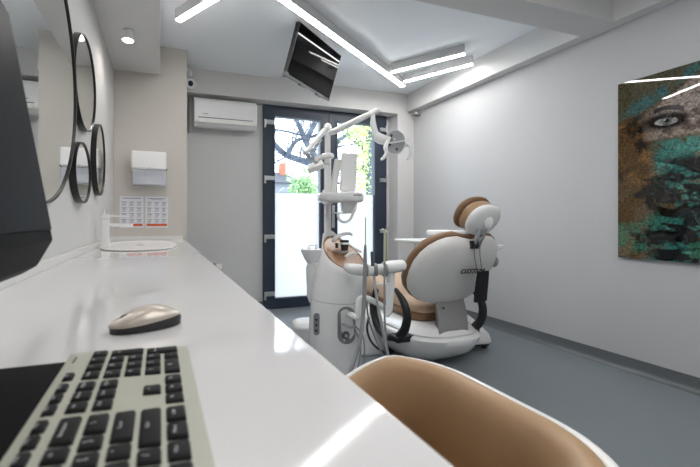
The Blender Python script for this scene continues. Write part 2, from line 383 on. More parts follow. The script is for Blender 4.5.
# ------------------------------------------------------------------ air conditioner
ac = thing('air_conditioner', 'white wall air conditioner left of the glass doors', 'air conditioner', (.62, YB, 1.9))
ax0, ax1 = .31, .945; az0, az1 = 1.905, 2.188; ay = YB - .001
prof = [(0, az0 + .03), (.05, az0 + .002), (.13, az0), (.172, az0 + .035), (.18, az0 + .07), (.18, az1 - .06), (.165, az1 - .02), (.14, az1), (0, az1)]
q = MB(); q.prism([(p[0], p[1]) for p in prof], lambda d, z: Vector((ax0, ay - d, z)), lambda d, z: Vector((ax1, ay - d, z)))
q.build('body', M['white'], ac, angle=50, bev=.008)
MB().box(ax0 + .04, ax1 - .045, ay - .1825, ay - .176, az0 + .075, az0 + .082, .001).build('slot', M['black'], ac)
MB().box(ax0 + .045, ax1 - .05, ay - .182, ay - .168, az0 + .03, az0 + .07, .003, mtx=None).build('louvre', M['offwhite'], ac)
q = MB()
for k in range(5): q.box(ax0 + .085 + k * .011, ax0 + .093 + k * .011, ay - .1812, ay - .179, az0 + .11, az0 + .119)
q.build('badge', M['grey'], ac)
MB().box(ax0 + .01, ax0 + .025, ay - .15, ay - .02, az0 - .003, az0 + .01, .003).build('pipe_clip', M['offwhite'], ac)
MB().tube([(ax0 - .04, YB - .03, 1.86), (ax0 - .045, YB - .03, 2.05), (ax0 - .04, YB - .03, 2.21)], .012).build('pipe', M['grey'], ac)

# motion sensor / siren on the lintel beam
ms = thing('wall_sensor', 'round white sensor with dark blue centre on the lintel beside the pier', 'sensor', (.275, YF, 2.3))
c = Vector((.275, YF, 2.295))
MB().cyl(c + Vector((0, -.001, 0)), c + Vector((0, -.03, 0)), .058, .05, 28).build('ring', M['white'], ms)
MB().ell(c + Vector((0, -.03, 0)), .024, .014, .028).build('lens', M['dkblue'], ms)
MB().box(c.x - .03, c.x + .015, YF - .04, YF - .001, c.z + .062, c.z + .12, .012, 3).build('bracket', M['white'], ms)

# valve and socket plate low on the back wall
sp = MB().box(.555, .61, YB - .012, YB - .001, .455, .51, .004).build('socket_plate', M['white']); tag(sp, 'small white socket plate on back wall just over the worktop edge', 'socket')
vv = thing('wall_valve', 'small metal valve on the back wall beside the white socket plate', 'valve', (.51, YB, .515))
MB().cyl((.51, YB - .001, .515), (.51, YB - .04, .515), .013).build('stem', M['alu'], vv)
MB().box(.475, .54, YB - .055, YB - .04, .505, .523, .004).build('handle', M['wood'], vv)
# bracket on right wall under the beam
wb = thing('wall_bracket', 'small pale bracket on the right wall just below the beam end', 'bracket', (2.84, 3.5, 2.18))
MB().box(2.80, XR - .001, 3.44, 3.50, 2.185, 2.205, .006).build('plate', M['grey'], wb)
MB().cyl((2.84, 3.47, 2.205), (2.84, 3.47, 2.225), .018).build('cap', M['white'], wb)

# ------------------------------------------------------------------ hanging television
tv = thing('television', 'black television hanging tilted from the ceiling beside the long light', 'television', (1.213, 2.677, 2.242))
R3 = Matrix.Translation((1.213, 2.677, 2.242)) @ Matrix.Rotation(.575, 4, 'Z') @ Matrix.Rotation(.302, 4, 'X') @ Matrix.Rotation(.043, 4, 'Y') @ Matrix.Scale(1.15, 4)
MB().box(-.28, .28, 0.0, .035, -.17, .17, .005, mtx=R3).build('case', M['black'], tv)
MB().box(-.271, .271, -.0015, .001, -.158, .162, mtx=R3).build('screen', M['tvglass'], tv)
MB().box(-.284, .284, -.004, .02, -.173, -.161, .002, mtx=R3).build('bottom_bezel', M['dgrey'], tv)
for bx in ((-.12, -.05, -.012, .02, -.183, -.172), (.1, .17, -.012, .02, -.183, -.172), (-.29, -.265, -.005, .03, -.18, -.15)): MB().box(*bx, .003, mtx=R3).build('corner_clip', M['dgrey'], tv)
bc = R3 @ Vector((0, .05, .0))
q = MB(); q.box(-.08, .08, .034, .05, -.08, .08, mtx=R3); q.tube([bc, bc + Vector((.03, .05, .06))], .02, smooth=False); q.cyl(bc + Vector((.03, .05, .03)), (bc.x + .03, bc.y + .05, H - .0005), .018); q.cyl((bc.x + .03, bc.y + .05, H - .02), (bc.x + .03, bc.y + .05, H - .0005), .05)
q.build('mount', M['black'], tv)

# ------------------------------------------------------------------ monitor
mo = thing('monitor', 'dark monitor at the left edge, tilted back on its stand', 'monitor', (-.19, .28, ZC))
Y1, Y0 = .52, .03
poly = [(-.1326, .9445), (-.1345, .956), (-.182, 1.229), (-.186, 1.238), (-.204, 1.234), (-.215, 1.05), (-.205, .93), (-.169, .901), (-.150, .912)]
MB().prism(poly, lambda x, z: Vector((x, Y0, z)), lambda x, z: Vector((x, Y1, z))).build('case', M['case'], mo, bev=.002)
dx, dz = (-.182 + .1345), (1.229 - .956)
n2 = Vector((dz, 0, -dx)).normalized()
q = MB()
pa, pb = Vector((-.1345, 0, .958)), Vector((-.181, 0, 1.226))
q.loft([[p + Vector((0, y, 0)) + n2 * k for p in (pa, pb) for y in ((Y0 + .006, Y1 - .003) if p is pa else (Y1 - .003, Y0 + .006))] for k in (-.002, .0012)])
q.build('screen', M['screen'], mo)
q = MB(); q.box(-.28, -.245, .22, .34, ZC + .012, 1.08, .008); q.box(-.26, -.2, .23, .33, 1.0, 1.08, .008); q.build('neck', M['black'], mo)
MB().box(-.33, -.098, .11, .438, ZC + .0005, ZC + .011, .003).build('stand_base', M['case'], mo)

# ------------------------------------------------------------------ keyboard
KX0, KX1, KY1 = -.097, .033, .453; KL = .44; KY0 = KY1 - KL
kb = thing('keyboard', 'champagne and black full size keyboard in the foreground on the worktop', 'keyboard', ((KX0 + KX1) / 2, (KY0 + KY1) / 2, ZC))
kx, ky = kb.location.x, kb.location.y
q = MB(); q.prism([(KX0, .0008), (KX0, .013), (KX0 + .012, .0145), (KX1, .009), (KX1, .0008)], lambda x, z: Vector((x, KY0, ZC + z)), lambda x, z: Vector((x, KY1, ZC + z)))
q.build('body', M['kbody'], kb, bev=.0015)
P_ = .01905
rows = [[('Esc', 1, 0), ('', 0, 1)] + [('F%d' % (i + 1), 1, (.5 if i in (3, 7) else 0)) for i in range(12)] + [('', 0, .25), ('Prt', 1, 0), ('Scr', 1, 0), ('Pau', 1, 0)] ,
        [(k, 1, 0) for k in '` 1 2 3 4 5 6 7 8 9 0 - ='.split()] + [('Backspace', 2, .25)] + [('Ins', 1, 0), ('Home', 1, 0), ('PgUp', 1, .25)] + [('Num', 1, 0), ('/', 1, 0), ('*', 1, 0), ('-', 1, 0)],
        [('Tab', 1.5, 0)] + [(k, 1, 0) for k in 'Q W E R T Y U I O P [ ]'.split()] + [('\\', 1.5, .25)] + [('Del', 1, 0), ('End', 1, 0), ('PgDn', 1, .25)] + [('7', 1, 0), ('8', 1, 0), ('9', 1, 0)],
        [('Caps', 1.75, 0)] + [(k, 1, 0) for k in "A S D F G H J K L ; '".split()] + [('Enter', 2.25, .25), ('', 0, 3.25)] + [('4', 1, 0), ('5', 1, 0), ('6', 1, 0)],
        [('Shift', 2.25, 0)] + [(k, 1, 0) for k in 'Z X C V B N M , . /'.split()] + [('Shift', 2.75, .25), ('', 0, 1), ('^', 1, 1.25)] + [('1', 1, 0), ('2', 1, 0), ('3', 1, 0)],
        [('Ctrl', 1.25, 0), ('Win', 1.25, 0), ('Alt', 1.25, 0), ('', 6.25, 0), ('Alt', 1.25, 0), ('Win', 1.25, 0), ('Menu', 1.25, 0), ('Ctrl', 1.25, .25), ('<', 1, 0), ('v', 1, 0), ('>', 1, .25), ('0', 2, 0), ('.', 1, 0)]]
keymesh = {}
rowx = [KX0 + .0135 + P_ * r for r in range(6)]
def key_obj(w_, h_):
    k = (round(w_, 3), round(h_, 3))
    if k not in keymesh:
        t = bmesh.new(); bmesh.ops.create_cube(t, size=1)
        for v in t.verts:
            s_ = .5 if v.co.z < 0 else .44
            v.co = Vector((math.copysign(h_ / 2 - (.0 if v.co.z < 0 else .0014), v.co.x), math.copysign(w_ / 2 - (.0 if v.co.z < 0 else .0014), v.co.y), 0 if v.co.z < 0 else .0042))
        bmesh.ops.bevel(t, geom=list(t.edges), offset=.0013, segments=2, profile=.5, affect='EDGES')
        me = bpy.data.meshes.new('key'); t.to_mesh(me); t.free()
        for p in me.polygons: p.use_smooth = True
        me.materials.append(M['key']); keymesh[k] = me
    return keymesh[k]
def put_key(txt, y0, w_, r, tall=1, first=[True]):
    hx = P_ * tall - .0028; wy = P_ * w_ - .0028
    if r == 0: hx *= .62
    o = bpy.data.objects.new('key', key_obj(wy, hx)); COL.objects.link(o); o.parent = kb
    X = rowx[r] + P_ * (tall - 1) / 2; Y = KY0 + .006 + y0 * P_ + P_ * w_ / 2
    zt = .0145 - (X - KX0) * .0435
    o.location = (X - kx, Y - ky, zt - .0008)
    if txt and Y > .18:
        sz = .007 if len(txt) == 1 else .0042
        text_mesh(txt, sz, .0001, 'legend', M['legend'], o, Matrix.Translation((-.002 if tall == 1 else -.008, -.001, .0043)) @ Matrix.Rotation(PI / 2, 4, 'Z'))
for r, row in enumerate(rows):
    x = 0
    for txt, w_, gap in row:
        if w_ > 0: put_key(txt, x, w_, r)
        x += w_ + gap
for txt, r in (('+', 2), ('Enter', 4)): put_key(txt, 21.5, 1, r, tall=2)
for i, s_ in enumerate(('o', 'o', 'o', 'o')): put_key(s_, 18.5 + i, 1, 0) if i < 1 else None
q = MB()
for i in range(3): q.box(KX0 + .008, KX0 + .0105, KY1 - .02 - i * .006, KY1 - .017 - i * .006, ZC + .0138, ZC + .0146)
q.build('indicator_lights', M['dgrey'], kb)
kb.rotation_euler.z = .004

# ------------------------------------------------------------------ mouse
mp = Vector((-.022, .578, ZC)); mr = math.radians(22)
ms_ = thing('computer_mouse', 'silver and black computer mouse lying beyond the keyboard', 'mouse', mp)
def mring(s, k, zlo, zhi, n=20):
    # s from 0 tip (left) to 1 rear
    x = -.055 + .11 * s; hw = .029 * (max(0, 1 - abs(2 * s - 1.05) ** 2.6)) ** .5 * (0.9 + .1 * s) if 0 < s < 1 else .004
    return x, max(hw, .003)
def hump(s): return .011 + .023 * math.sin(PI * min(1, max(0, s * .93 + .03)) ** 1.2) ** .85
def mouse_shell(z_of, names):
    rings = []
    for i in range(17):
        s = .01 + .98 * i / 16; x, hw = mring(s, 0, 0, 0); rings.append((x, hw, s))
    return rings
top = MB(); bot = MB(); rt, rb = [], []
for x, hw, s in mouse_shell(None, None):
    hz = hump(s); zl = .009 + .010 * s * .9
    zl = min(zl, hz - .004)
    rt.append([Vector((x, hw * math.cos(q_), zl + (hz - zl) * math.sin(q_))) for q_ in [PI * j / 14 for j in range(15)]])
    rb.append([Vector((x * .97, hw * k2, z2)) for k2, z2 in ((.9, .001), (1.0, zl), (-1.0, zl), (-.9, .001))])
xm = Matrix.Rotation(mr, 4, 'Z')
top.loft(rt); top.build('top_shell', M['mouse'], ms_, local=True, xf=xm, angle=60)
bot.loft(rb); bot.build('base', M['black'], ms_, local=True, xf=xm, angle=50)
MB().ell((-.03, 0, .0215), .008, .0025, .005).build('scroll_wheel', M['grey'], ms_, local=True, xf=xm)

# ------------------------------------------------------------------ artwork
def build_art():
    y0, y1, z0, z1 = .30, 1.558, .727, 1.857; X = XR
    t = thing('wall_picture', 'large glossy brown and teal picture of an eye on the right wall', 'picture', (X, (y0 + y1) / 2, z0))
    MB().box(X - .022, X - .002, y0, y1, z0, z1, .001).build('panel', M['dgrey'], t)
    ny, nz = 300, 270
    Ys = np.linspace(y1, y0, ny); Zs = np.linspace(z0, z1, nz)
    S, Z = np.meshgrid(y1 - Ys, Zs)               # S: distance from the left edge
    rng = np.random.RandomState(5)
    def vn(x, y, sc, sd):
        g = np.random.RandomState(sd).rand(64, 64); x = x * sc; y = y * sc
        xi = np.floor(x).astype(int); yi = np.floor(y).astype(int); fx = x - xi; fy = y - yi
        fx = fx * fx * (3 - 2 * fx); fy = fy * fy * (3 - 2 * fy)
        A = g[xi % 64, yi % 64]; B = g[(xi + 1) % 64, yi % 64]; Cc = g[xi % 64, (yi + 1) % 64]; D = g[(xi + 1) % 64, (yi + 1) % 64]
        return (A * (1 - fx) + B * fx) * (1 - fy) + (Cc * (1 - fx) + D * fx) * fy
    def fbm(x, y, sc, sd, o=5):
        r = 0; a_ = .5; n_ = 0
        for i in range(o): r = r + a_ * vn(x, y, sc * 2 ** i, sd + i); n_ += a_; a_ *= .62
        return r / n_
    def cc(r, g, b): return np.array([s2l(r), s2l(g), s2l(b)])
    def mixc(c, col, f): f = np.clip(f, 0, 1)[..., None]; return c * (1 - f) + col * f
    def ss(a_, b_, x): q_ = np.clip((x - a_) / (b_ - a_), 0, 1); return q_ * q_ * (3 - 2 * q_)
    wx = (fbm(S, Z, 5, 11) - .5) * .12; wz = (fbm(S, Z, 5, 21) - .5) * .12
    C = np.zeros(S.shape + (3,)) + cc(100, 74, 42)
    C = mixc(C, cc(140, 104, 58), ss(.45, .62, fbm(S, Z, 7, 31)))
    C = mixc(C, cc(40, 30, 24), ss(.52, .66, fbm(S, Z, 9, 41)))
    # turban folds above the brow
    band = (Z - 1.62) - (S - .12) * .45 + wz
    C = mixc(C, cc(96, 92, 70), ss(.0, .05, band) * .9)
    C = mixc(C, cc(74, 118, 116), ss(.02, .05, band) * (1 - ss(.08, .13, band)) * ss(.35, .6, fbm(S * 2, Z, 9, 51)))
    # skin
    skin = ss(.13, .21, S + wx) * ss(1.44, 1.47, Z + wz * .5) * (1 - ss(.0, .03, band))
    C = mixc(C, cc(176, 160, 150), skin * .95)
    C = mixc(C, cc(70, 52, 46), skin * ss(.55, .68, fbm(S, Z, 22, 61)) * .7)
    # teal veil
    veil = ss(1.46, 1.42, Z + wz * .4 + (S - .3) * .05) * ss(.1, .22, S + wx * 1.5 + (Z - .9) * -.1)
    C = mixc(C, cc(52, 120, 112), veil * ss(.36, .56, fbm(S * .8, Z * 1.4, 6, 71)))
    C = mixc(C, cc(90, 178, 160), veil * ss(.52, .64, fbm(S, Z, 13, 81)) * .85)
    C = mixc(C, cc(14, 20, 24), veil * ss(.5, .58, fbm(S * .7, Z * 1.8 + S * .3, 11, 91)) * ss(1.42, 1.3, Z))
    C = mixc(C, cc(66, 152, 142), veil * ss(1.3, 1.4, Z) * ss(.3, .5, fbm(S, Z, 16, 95)) * .8)
    # lower left stains
    low = ss(1.25, .9, Z) * (1 - veil)
    C = mixc(C, cc(128, 116, 92), low * ss(.42, .6, fbm(S, Z, 6, 101)))
    C = mixc(C, cc(24, 24, 26), ss(.54, .64, fbm(S * 1.2, Z, 8, 111)) * ss(1.4, 1.2, Z) * .9)
    C = mixc(C, cc(70, 140, 112), ss(.56, .64, fbm(S, Z, 11, 121)) * ss(1.15, .85, Z) * .7)
    for k in range(9):
        zz = .8 + .07 * k; d = np.abs(Z - zz - (S - .3) * .35 - .03 * np.sin(S * 14 + k) - wz * .7)
        C = mixc(C, cc(12, 15, 18), ss(.014, .004, d) * ss(.12, .35, S) * ss(.45, .55, fbm(S, Z, 10, 131 + k)))
    # eye
    ex, ez = .232, 1.553
    for ox in (ex, ex + .42):
        u_ = (S - ox); v_ = (Z - ez) + u_ * .05
        C = mixc(C, cc(26, 17, 17), ss(1.35, .7, np.sqrt((u_ / .105) ** 2 + ((v_ - .006) / .05) ** 2)) * .95)
        lid = (np.abs(u_) / .052) ** 2 + (np.where(v_ > 0, v_ / .023, v_ / .02)) ** 2
        C = mixc(C, cc(196, 194, 190), ss(1.05, .85, lid))
        iris = np.sqrt((u_ - .003) ** 2 + (v_ - .006) ** 2)
        C = mixc(C, cc(122, 124, 122), ss(.028, .024, iris) * (lid < 1)); C = mixc(C, cc(14, 12, 14), ss(.013, .010, iris) * (lid < 1))
        C = mixc(C, cc(235, 235, 235), ss(.006, .004, np.sqrt((u_ + .008) ** 2 + (v_ - .012) ** 2)))
        br = np.abs(Z - (ez + .082 - (u_ - .01) ** 2 * 4 - (u_) * .12)); C = mixc(C, cc(24, 18, 18), ss(.019, .009, br) * ss(.075, .06, np.abs(u_ - .01)))
    cr = np.abs(fbm(S, Z, 14, 151) - .5)
    C = mixc(C, cc(30, 22, 20), ss(.014, .004, cr) * .6)
    me = bpy.data.meshes.new('print'); vs = []
    loc = t.location
    for i in range(nz):
        for j in range(ny): vs.append((X - .0228 - loc.x, Ys[j] - loc.y, Zs[i] - loc.z))
    fs = [(i * ny + j, i * ny + j + 1, (i + 1) * ny + j + 1, (i + 1) * ny + j) for i in range(nz - 1) for j in range(ny - 1)]
    me.from_pydata(vs, [], fs)
    ca = me.color_attributes.new('paint', 'FLOAT_COLOR', 'POINT')
    ca.data.foreach_set('color', np.concatenate([C.reshape(-1, 3), np.ones((ny * nz, 1))], 1).astype(np.float32).ravel())
    m = mat('glossy print', (1, 1, 1, 1), .015, spec=.5); nt = m.node_tree
    at_ = nt.nodes.new('ShaderNodeVertexColor'); at_.layer_name = 'paint'
    nz_ = nt.nodes.new('ShaderNodeTexNoise'); nz_.inputs['Scale'].default_value = 90; nz_.inputs['Detail'].default_value = 4
    mr_ = nt.nodes.new('ShaderNodeMapRange'); mr_.inputs['From Min'].default_value = .3; mr_.inputs['From Max'].default_value = .7; mr_.inputs['To Min'].default_value = .25; mr_.inputs['To Max'].default_value = 1.05
    mx = nt.nodes.new('ShaderNodeVectorMath'); mx.operation = 'MULTIPLY'
    nt.links.new(nz_.outputs['Fac'], mr_.inputs['Value']); nt.links.new(at_.outputs['Color'], mx.inputs[0]); nt.links.new(mr_.outputs[0], mx.inputs[1])
    nt.links.new(mx.outputs[0], nt.nodes['Principled BSDF'].inputs['Base Color'])
    me.materials.append(m)
    o = bpy.data.objects.new('print', me); COL.objects.link(o); o.parent = t
build_art()

# ------------------------------------------------------------------ foreground tub chair
tc = thing('tub_chair', 'tan leather swivel chair with white shell, tucked at the worktop edge', 'chair', (.36, .5, 0))
def tub_path(n=60):
    out = []
    yc = .50; hw = .25; xb = .605; r = .17; xa = .24
    # from left wing (high y) round the back to the other wing
    L1 = (xb - r) - xa; L2 = PI / 2 * r; L3 = 2 * (hw - r); tot = 2 * L1 + 2 * L2 + L3
    for i in range(n):
        d = tot * i / (n - 1)
        if d < L1: p = (xa + d, yc + hw); nn = (0, 1)
        elif d < L1 + L2:
            a_ = (d - L1) / r; p = (xb - r + r * math.sin(a_), yc + hw - r + r * math.cos(a_)); nn = (math.sin(a_), math.cos(a_))
        elif d < L1 + L2 + L3: p = (xb, yc + hw - r - (d - L1 - L2)); nn = (1, 0)
        elif d < L1 + 2 * L2 + L3:
            a_ = (d - L1 - L2 - L3) / r; p = (xb - r + r * math.cos(a_), yc - hw + r - r * math.sin(a_)); nn = (math.cos(a_), -math.sin(a_))
        else: p = (xb - r - (d - L1 - 2 * L2 - L3), yc - hw); nn = (0, -1)
        k = (p[0] - xa) / (xb - xa); zt = .50 + .152 * (min(1, k * 1.3)) ** .8 if k < .77 else .652
        out.append((Vector((p[0], p[1], 0)), Vector((nn[0], nn[1], 0)), zt))
    return out
path = tub_path()
def tub(sec, name, m):
    rings = [[p + n_ * o_ + Vector((0, 0, z_ if not rel else zt + z_)) for o_, z_, rel in sec] for p, n_, zt in path]
    return MB().loft(rings).build(name, m, tc, angle=60)
tub([(-.012, .36, 0), (.004, .36, 0), (.011, -.1, 1), (.009, -.012, 1), (.006, -.005, 1), (-.001, -.003, 1), (-.008, -.008, 1), (-.012, -.02, 1)], 'shell', M['white'])
tub([(-.012, .40, 0), (-.009, -.012, 1), (-.012, -.001, 1), (-.024, .004, 1), (-.038, .0, 1), (-.05, -.013, 1), (-.06, -.045, 1), (-.064, -.1, 1), (-.055, .42, 0), (-.04, .40, 0)], 'back_padding', M['tan'])
MB().box(.17, .56, .27, .72, .37, .455, .035, 5).build('seat', M['tan'], tc)
MB().box(.16, .57, .26, .73, .345, .37, .01).build('seat_pan', M['white'], tc)
MB().cyl((.37, .5, .09), (.37, .5, .345), .025).build('gas_lift', M['chrome'], tc)
for k in range(5):
    a_ = 2 * PI * k / 5 + .3; e = Vector((.37 + .26 * math.cos(a_), .5 + .26 * math.sin(a_), .07))
    lg = MB().tube([(.37, .5, .1), e], [.022, .014], smooth=False).build('leg', M['chrome'], tc)
    MB().cyl(e + Vector((-.012 * math.sin(a_), .012 * math.cos(a_), -.042)), e + Vector((.012 * math.sin(a_), -.012 * math.cos(a_), -.042)), .027).build('castor', M['black'], lg)

# ------------------------------------------------------------------ patient chair
CXc = 1.84
pc = thing('dental_chair', 'white and tan dental patient chair seen from behind its backrest', 'dental chair', (CXc, 2.3, 0))
# backrest plane coordinates
by0, bz0, by1, bz1 = 1.98, .44, 1.72, .90
bl = math.hypot(by1 - by0, bz1 - bz0); bd = Vector((0, (by1 - by0) / bl, (bz1 - bz0) / bl)); bn = Vector((0, -bd.z, bd.y))   # bn faces the camera side
if bn.y > 0: bn = -bn
def bp(x, s, k): return Vector((CXc + x, by0, bz0)) + bd * s + bn * k
half = [(0, -.055), (.10, -.052), (.19, -.035), (.255, .0), (.31, .055), (.338, .12), (.348, .20), (.345, .28), (.325, .35), (.29, .41), (.24, .455), (.19, .482), (.12, .495), (.06, .482), (0, .472)]
def outline(sc=1.0, cs=.23):
    pts = [(x, s) for x, s in half] + [(-x, s) for x, s in half[-2:0:-1]]
    return [(x * sc, cs + (s - cs) * sc) for x, s in pts]
def bend(x): return .05 * (x / .35) ** 2         # sides wrap forward
def layer(sc, k, cs=.23): return [bp(x * .965 + .012, s, k - bend(x)) for x, s in outline(sc, cs)]
MB().loft([layer(.965, -.025), layer(.965, -.006), layer(.95, .010), layer(.92, .024), layer(.86, .038), layer(.7, .052), layer(.4, .058), layer(.1, .06)]).build('backrest_shell', M['offwhite'], pc, angle=60)
MB().loft([layer(.95, -.012), layer(.99, -.016), layer(1.0, -.035), layer(.99, -.06), layer(.94, -.078), layer(.8, -.085), layer(.4, -.088), layer(.1, -.088)]).build('back_cushion', M['brown'], pc, angle=60)
# logo
bm_ = Matrix((( 1, 0, 0, 0), (0, 1, 0, 0), (0, 0, 1, 0), (0, 0, 0, 1)))
lgp = aty(472, 271.5, 1.778)
ax = Vector((1, 0, 0)); ay_ = bd; az_ = bn
# tilt to follow the curved shell
sl = -.03; axx = (ax - bn * sl).normalized(); azz = (bn + ax * sl).normalized()
RM = Matrix((( axx.x, ay_.x, azz.x, lgp.x), (axx.y, ay_.y, azz.y, lgp.y), (axx.z, ay_.z, azz.z, lgp.z), (0, 0, 0, 1)))
LG = Matrix.Translation(-Vector(pc.location)) @ RM
text_mesh('OSSTEM', .05, .002, 'logo', M['black'], pc, LG, shear=.2, bold=0)
# headrest stem and channel lines
q = MB(); q.tube([bp(.0, .44, .036), bp(.0, .56, .03)], .013, smooth=False); q.tube([bp(.05, .44, .036), bp(.05, .56, .03)], .006, smooth=False); q.build('headrest_stem', M['alu'], pc)
q = MB(); q.box(-.026, .026, -.012, .012, -.03, .02, .003, mtx=Matrix.Translation(bp(0, .46, .035))); q.build('stem_lock', M['black'], pc)
MB().ell(bp(.345, .26, -.04), .03, .03, .04).build('side_knob', M['grey'], pc)
# headrest: shell, cushion, pillow
hc = Vector((1.885, 1.695, .965)); ph = math.radians(30)
e1 = Vector((1, 0, 0)); e2 = Vector((0, -math.sin(ph), math.cos(ph))); e3 = Vector((0, math.cos(ph), math.sin(ph)))    # e3 towards the face side
rt_ = math.radians(-28)
f1 = e1 * math.cos(rt_) + e2 * math.sin(rt_); f2 = -e1 * math.sin(rt_) + e2 * math.cos(rt_)
f1, f2 = e1, e2
def hr(ka, kb_, k, n=36): return [hc + f1 * (.118 * ka * math.copysign(abs(math.cos(t)) ** .9, math.cos(t))) + f2 * (.105 * kb_ * math.copysign(abs(math.sin(t)) ** .9, math.sin(t))) + e3 * k for t in [2 * PI * i / n for i in range(n)]]
MB().loft([hr(.1, .1, -.030), hr(.45, .45, -.028), hr(.75, .75, -.020), hr(.93, .93, -.008), hr(1, 1, .008), hr(.98, .98, .018), hr(.8, .8, .02)]).build('headrest_shell', M['white'], pc, angle=60)
MB().ell(hc + e3 * -.03 + f2 * .01, .03, .02, .045).build('shell_ridge', M['white'], pc)
MB().loft([hr(.8, .8, .021), hr(.93, .93, .022), hr(.97, .97, .05), hr(.95, .95, .075), hr(.85, .85, .082)]).build('headrest_cushion', M['tan'], pc, angle=60)
MB().loft([hr(.7, .7, .083), hr(.9, .9, .084), hr(1.04, 1.04, .09), hr(1.08, 1.08, .105), hr(1.0, 1.0, .122), hr(.7, .7, .13), hr(.2, .2, .132)]).build('headrest_pillow', M['brown'], pc, angle=60)
# seat
def rr(x0, x1, y0, y1, r, n=8):
    out = []
    for cx_, cy_, a0 in ((x1 - r, y1 - r, 0), (x0 + r, y1 - r, PI / 2), (x0 + r, y0 + r, PI), (x1 - r, y0 + r, 3 * PI / 2)):
        for i in range(n + 1): a_ = a0 + PI / 2 * i / n; out.append((cx_ + r * math.cos(a_), cy_ + r * math.sin(a_)))
    return out
def slab(layers, r0): return [[Vector((x, y, z if not callable(z) else z(x, y))) for x, y in rr(*l[:4], r0)] for l in layers for z in [l[4]]]
SX0, SX1 = 1.69, 2.07
def zs(y): return .0 if y < 2.0 else .15 * min(1, (y - 2.0) / .75) ** 1.2
def sl(x0, x1, y0, y1, z, r=.09, k=1.0): return [Vector((x, y, z + k * zs(y))) for x, y in rr(x0, x1, y0, y1, r, 10)]
MB().loft([sl(SX0 + .01, SX1 - .01, 2.06, 2.74, .262, k=.25), sl(SX0, SX1, 2.05, 2.75, .27, k=.25), sl(SX0, SX1, 2.05, 2.75, .308, k=.35), sl(SX0 + .01, SX1 - .01, 2.06, 2.74, .315, k=.35)]).build('seat_base', M['brown'], pc)
MB().loft([sl(SX0 + .006, SX1 - .006, 2.055, 2.745, .316, k=.35), sl(SX0 - .003, SX1 + .003, 2.045, 2.755, .33, k=.5), sl(SX0 - .002, SX1 + .002, 2.045, 2.755, .352, k=.9), sl(SX0 + .012, SX1 - .012, 2.06, 2.74, .372), sl(SX0 + .05, SX1 - .05, 2.1, 2.7, .382)]).build('seat_cushion', M['beige'], pc, angle=60)
q = MB(); q.loft([[Vector((x, y, z)) for x, z in ((SX0 + .05, zt_ - .05), (SX1 - .05, zt_ - .05), (SX1 - .04, zt_), (SX0 + .04, zt_))] for y, zt_ in ((2.74, .47), (2.9, .42), (3.1, .3), (3.16, .25))]); q.build('leg_rest', M['beige'], pc, bev=.015)
# pedestal
def ped(x0, x1, y0, y1, z, r): return [Vector((x, y, z)) for x, y in rr(x0, x1, y0, y1, r, 10)]
MB().loft([ped(1.66, 2.04, 2.02, 2.62, .0005, .16), ped(1.62, 2.07, 1.98, 2.68, .02, .18), ped(1.565, 2.12, 1.89, 2.74, .08, .2), ped(1.545, 2.14, 1.84, 2.78, .15, .22), ped(1.54, 2.145, 1.83, 2.78, .19, .22), ped(1.555, 2.13, 1.845, 2.76, .205, .21)]).build('pedestal', M['enamel'], pc, angle=60)
MB().loft([ped(1.575, 2.11, 1.86, 2.74, .206, .2), ped(1.57, 2.115, 1.855, 2.75, .218, .2), ped(1.60, 2.09, 1.88, 2.70, .25, .19), ped(1.64, 2.06, 1.90, 2.66, .261, .17)]).build('seat_skirt', M['enamel'], pc, angle=60)
q = MB(); q.loft([ped(1.34, 1.58, 2.22, 2.62, .0005, .08), ped(1.33, 1.585, 2.21, 2.63, .02, .08), ped(1.36, 1.585, 2.24, 2.60, .16, .07), ped(1.40, 1.585, 2.28, 2.56, .26, .05)]); q.build('side_housing', M['enamel'], pc, angle=60)
q = MB(); q.tube([(1.43, 2.24, .27), (1.40, 2.215, .19), (1.42, 2.17, .1), (1.50, 2.06, .03), (1.54, 2.0, .012)], .008, 10); q.build('base_edge_seal', M['black'], pc)
# bracket between pedestal and backrest
q = MB()
brk = [(1.975, .46), (1.93, .40), (1.89, .335), (1.88, .27), (1.87, .208), (1.95, .208), (1.97, .33), (2.02, .44)]
q.prism(brk, lambda y, z: Vector((1.775 - (1.975 - y) * .6, y, z)), lambda y, z: Vector((2.005 - (1.975 - y) * .5, y, z))); q.build('back_bracket', M['support'], pc, bev=.006)
MB().cyl((1.79, 1.94, .385), (1.79, 1.915, .385), .008).build('bolt', M['dgrey'], pc)
# armrests
for xa in (1.50, 2.12):
    q = MB(); pts = [(xa, 1.985, .205), (xa, 1.935, .27), (xa, 1.914, .357), (xa, 1.95, .44), (xa, 2.03, .507)]
    q.tube(pts, [.03, .028, .026, .024, .014], 12, 8)
    q.box(xa - .028 if xa > CXc else xa - .04, xa + .1 if xa < CXc else xa + .028, 1.96, 2.06, .168, .208, .01, 3)
    if xa > CXc: q.box(xa - .1, xa + .02, 1.96, 2.06, .168, .208, .01, 3)
    q.build('armrest', M['black'], pc, angle=50)
q = MB(); q.tube([atx(376, 289.5, 1.5), atx(373.2, 303, 1.5), atx(374.5, 317, 1.5), atx(380, 330, 1.5), atx(388, 337.5, 1.5), atx(398, 339, 1.5)], [.02, .026, .027, .025, .02, .014], 12, 8); q.build('front_armrest', M['black'], pc, angle=50)
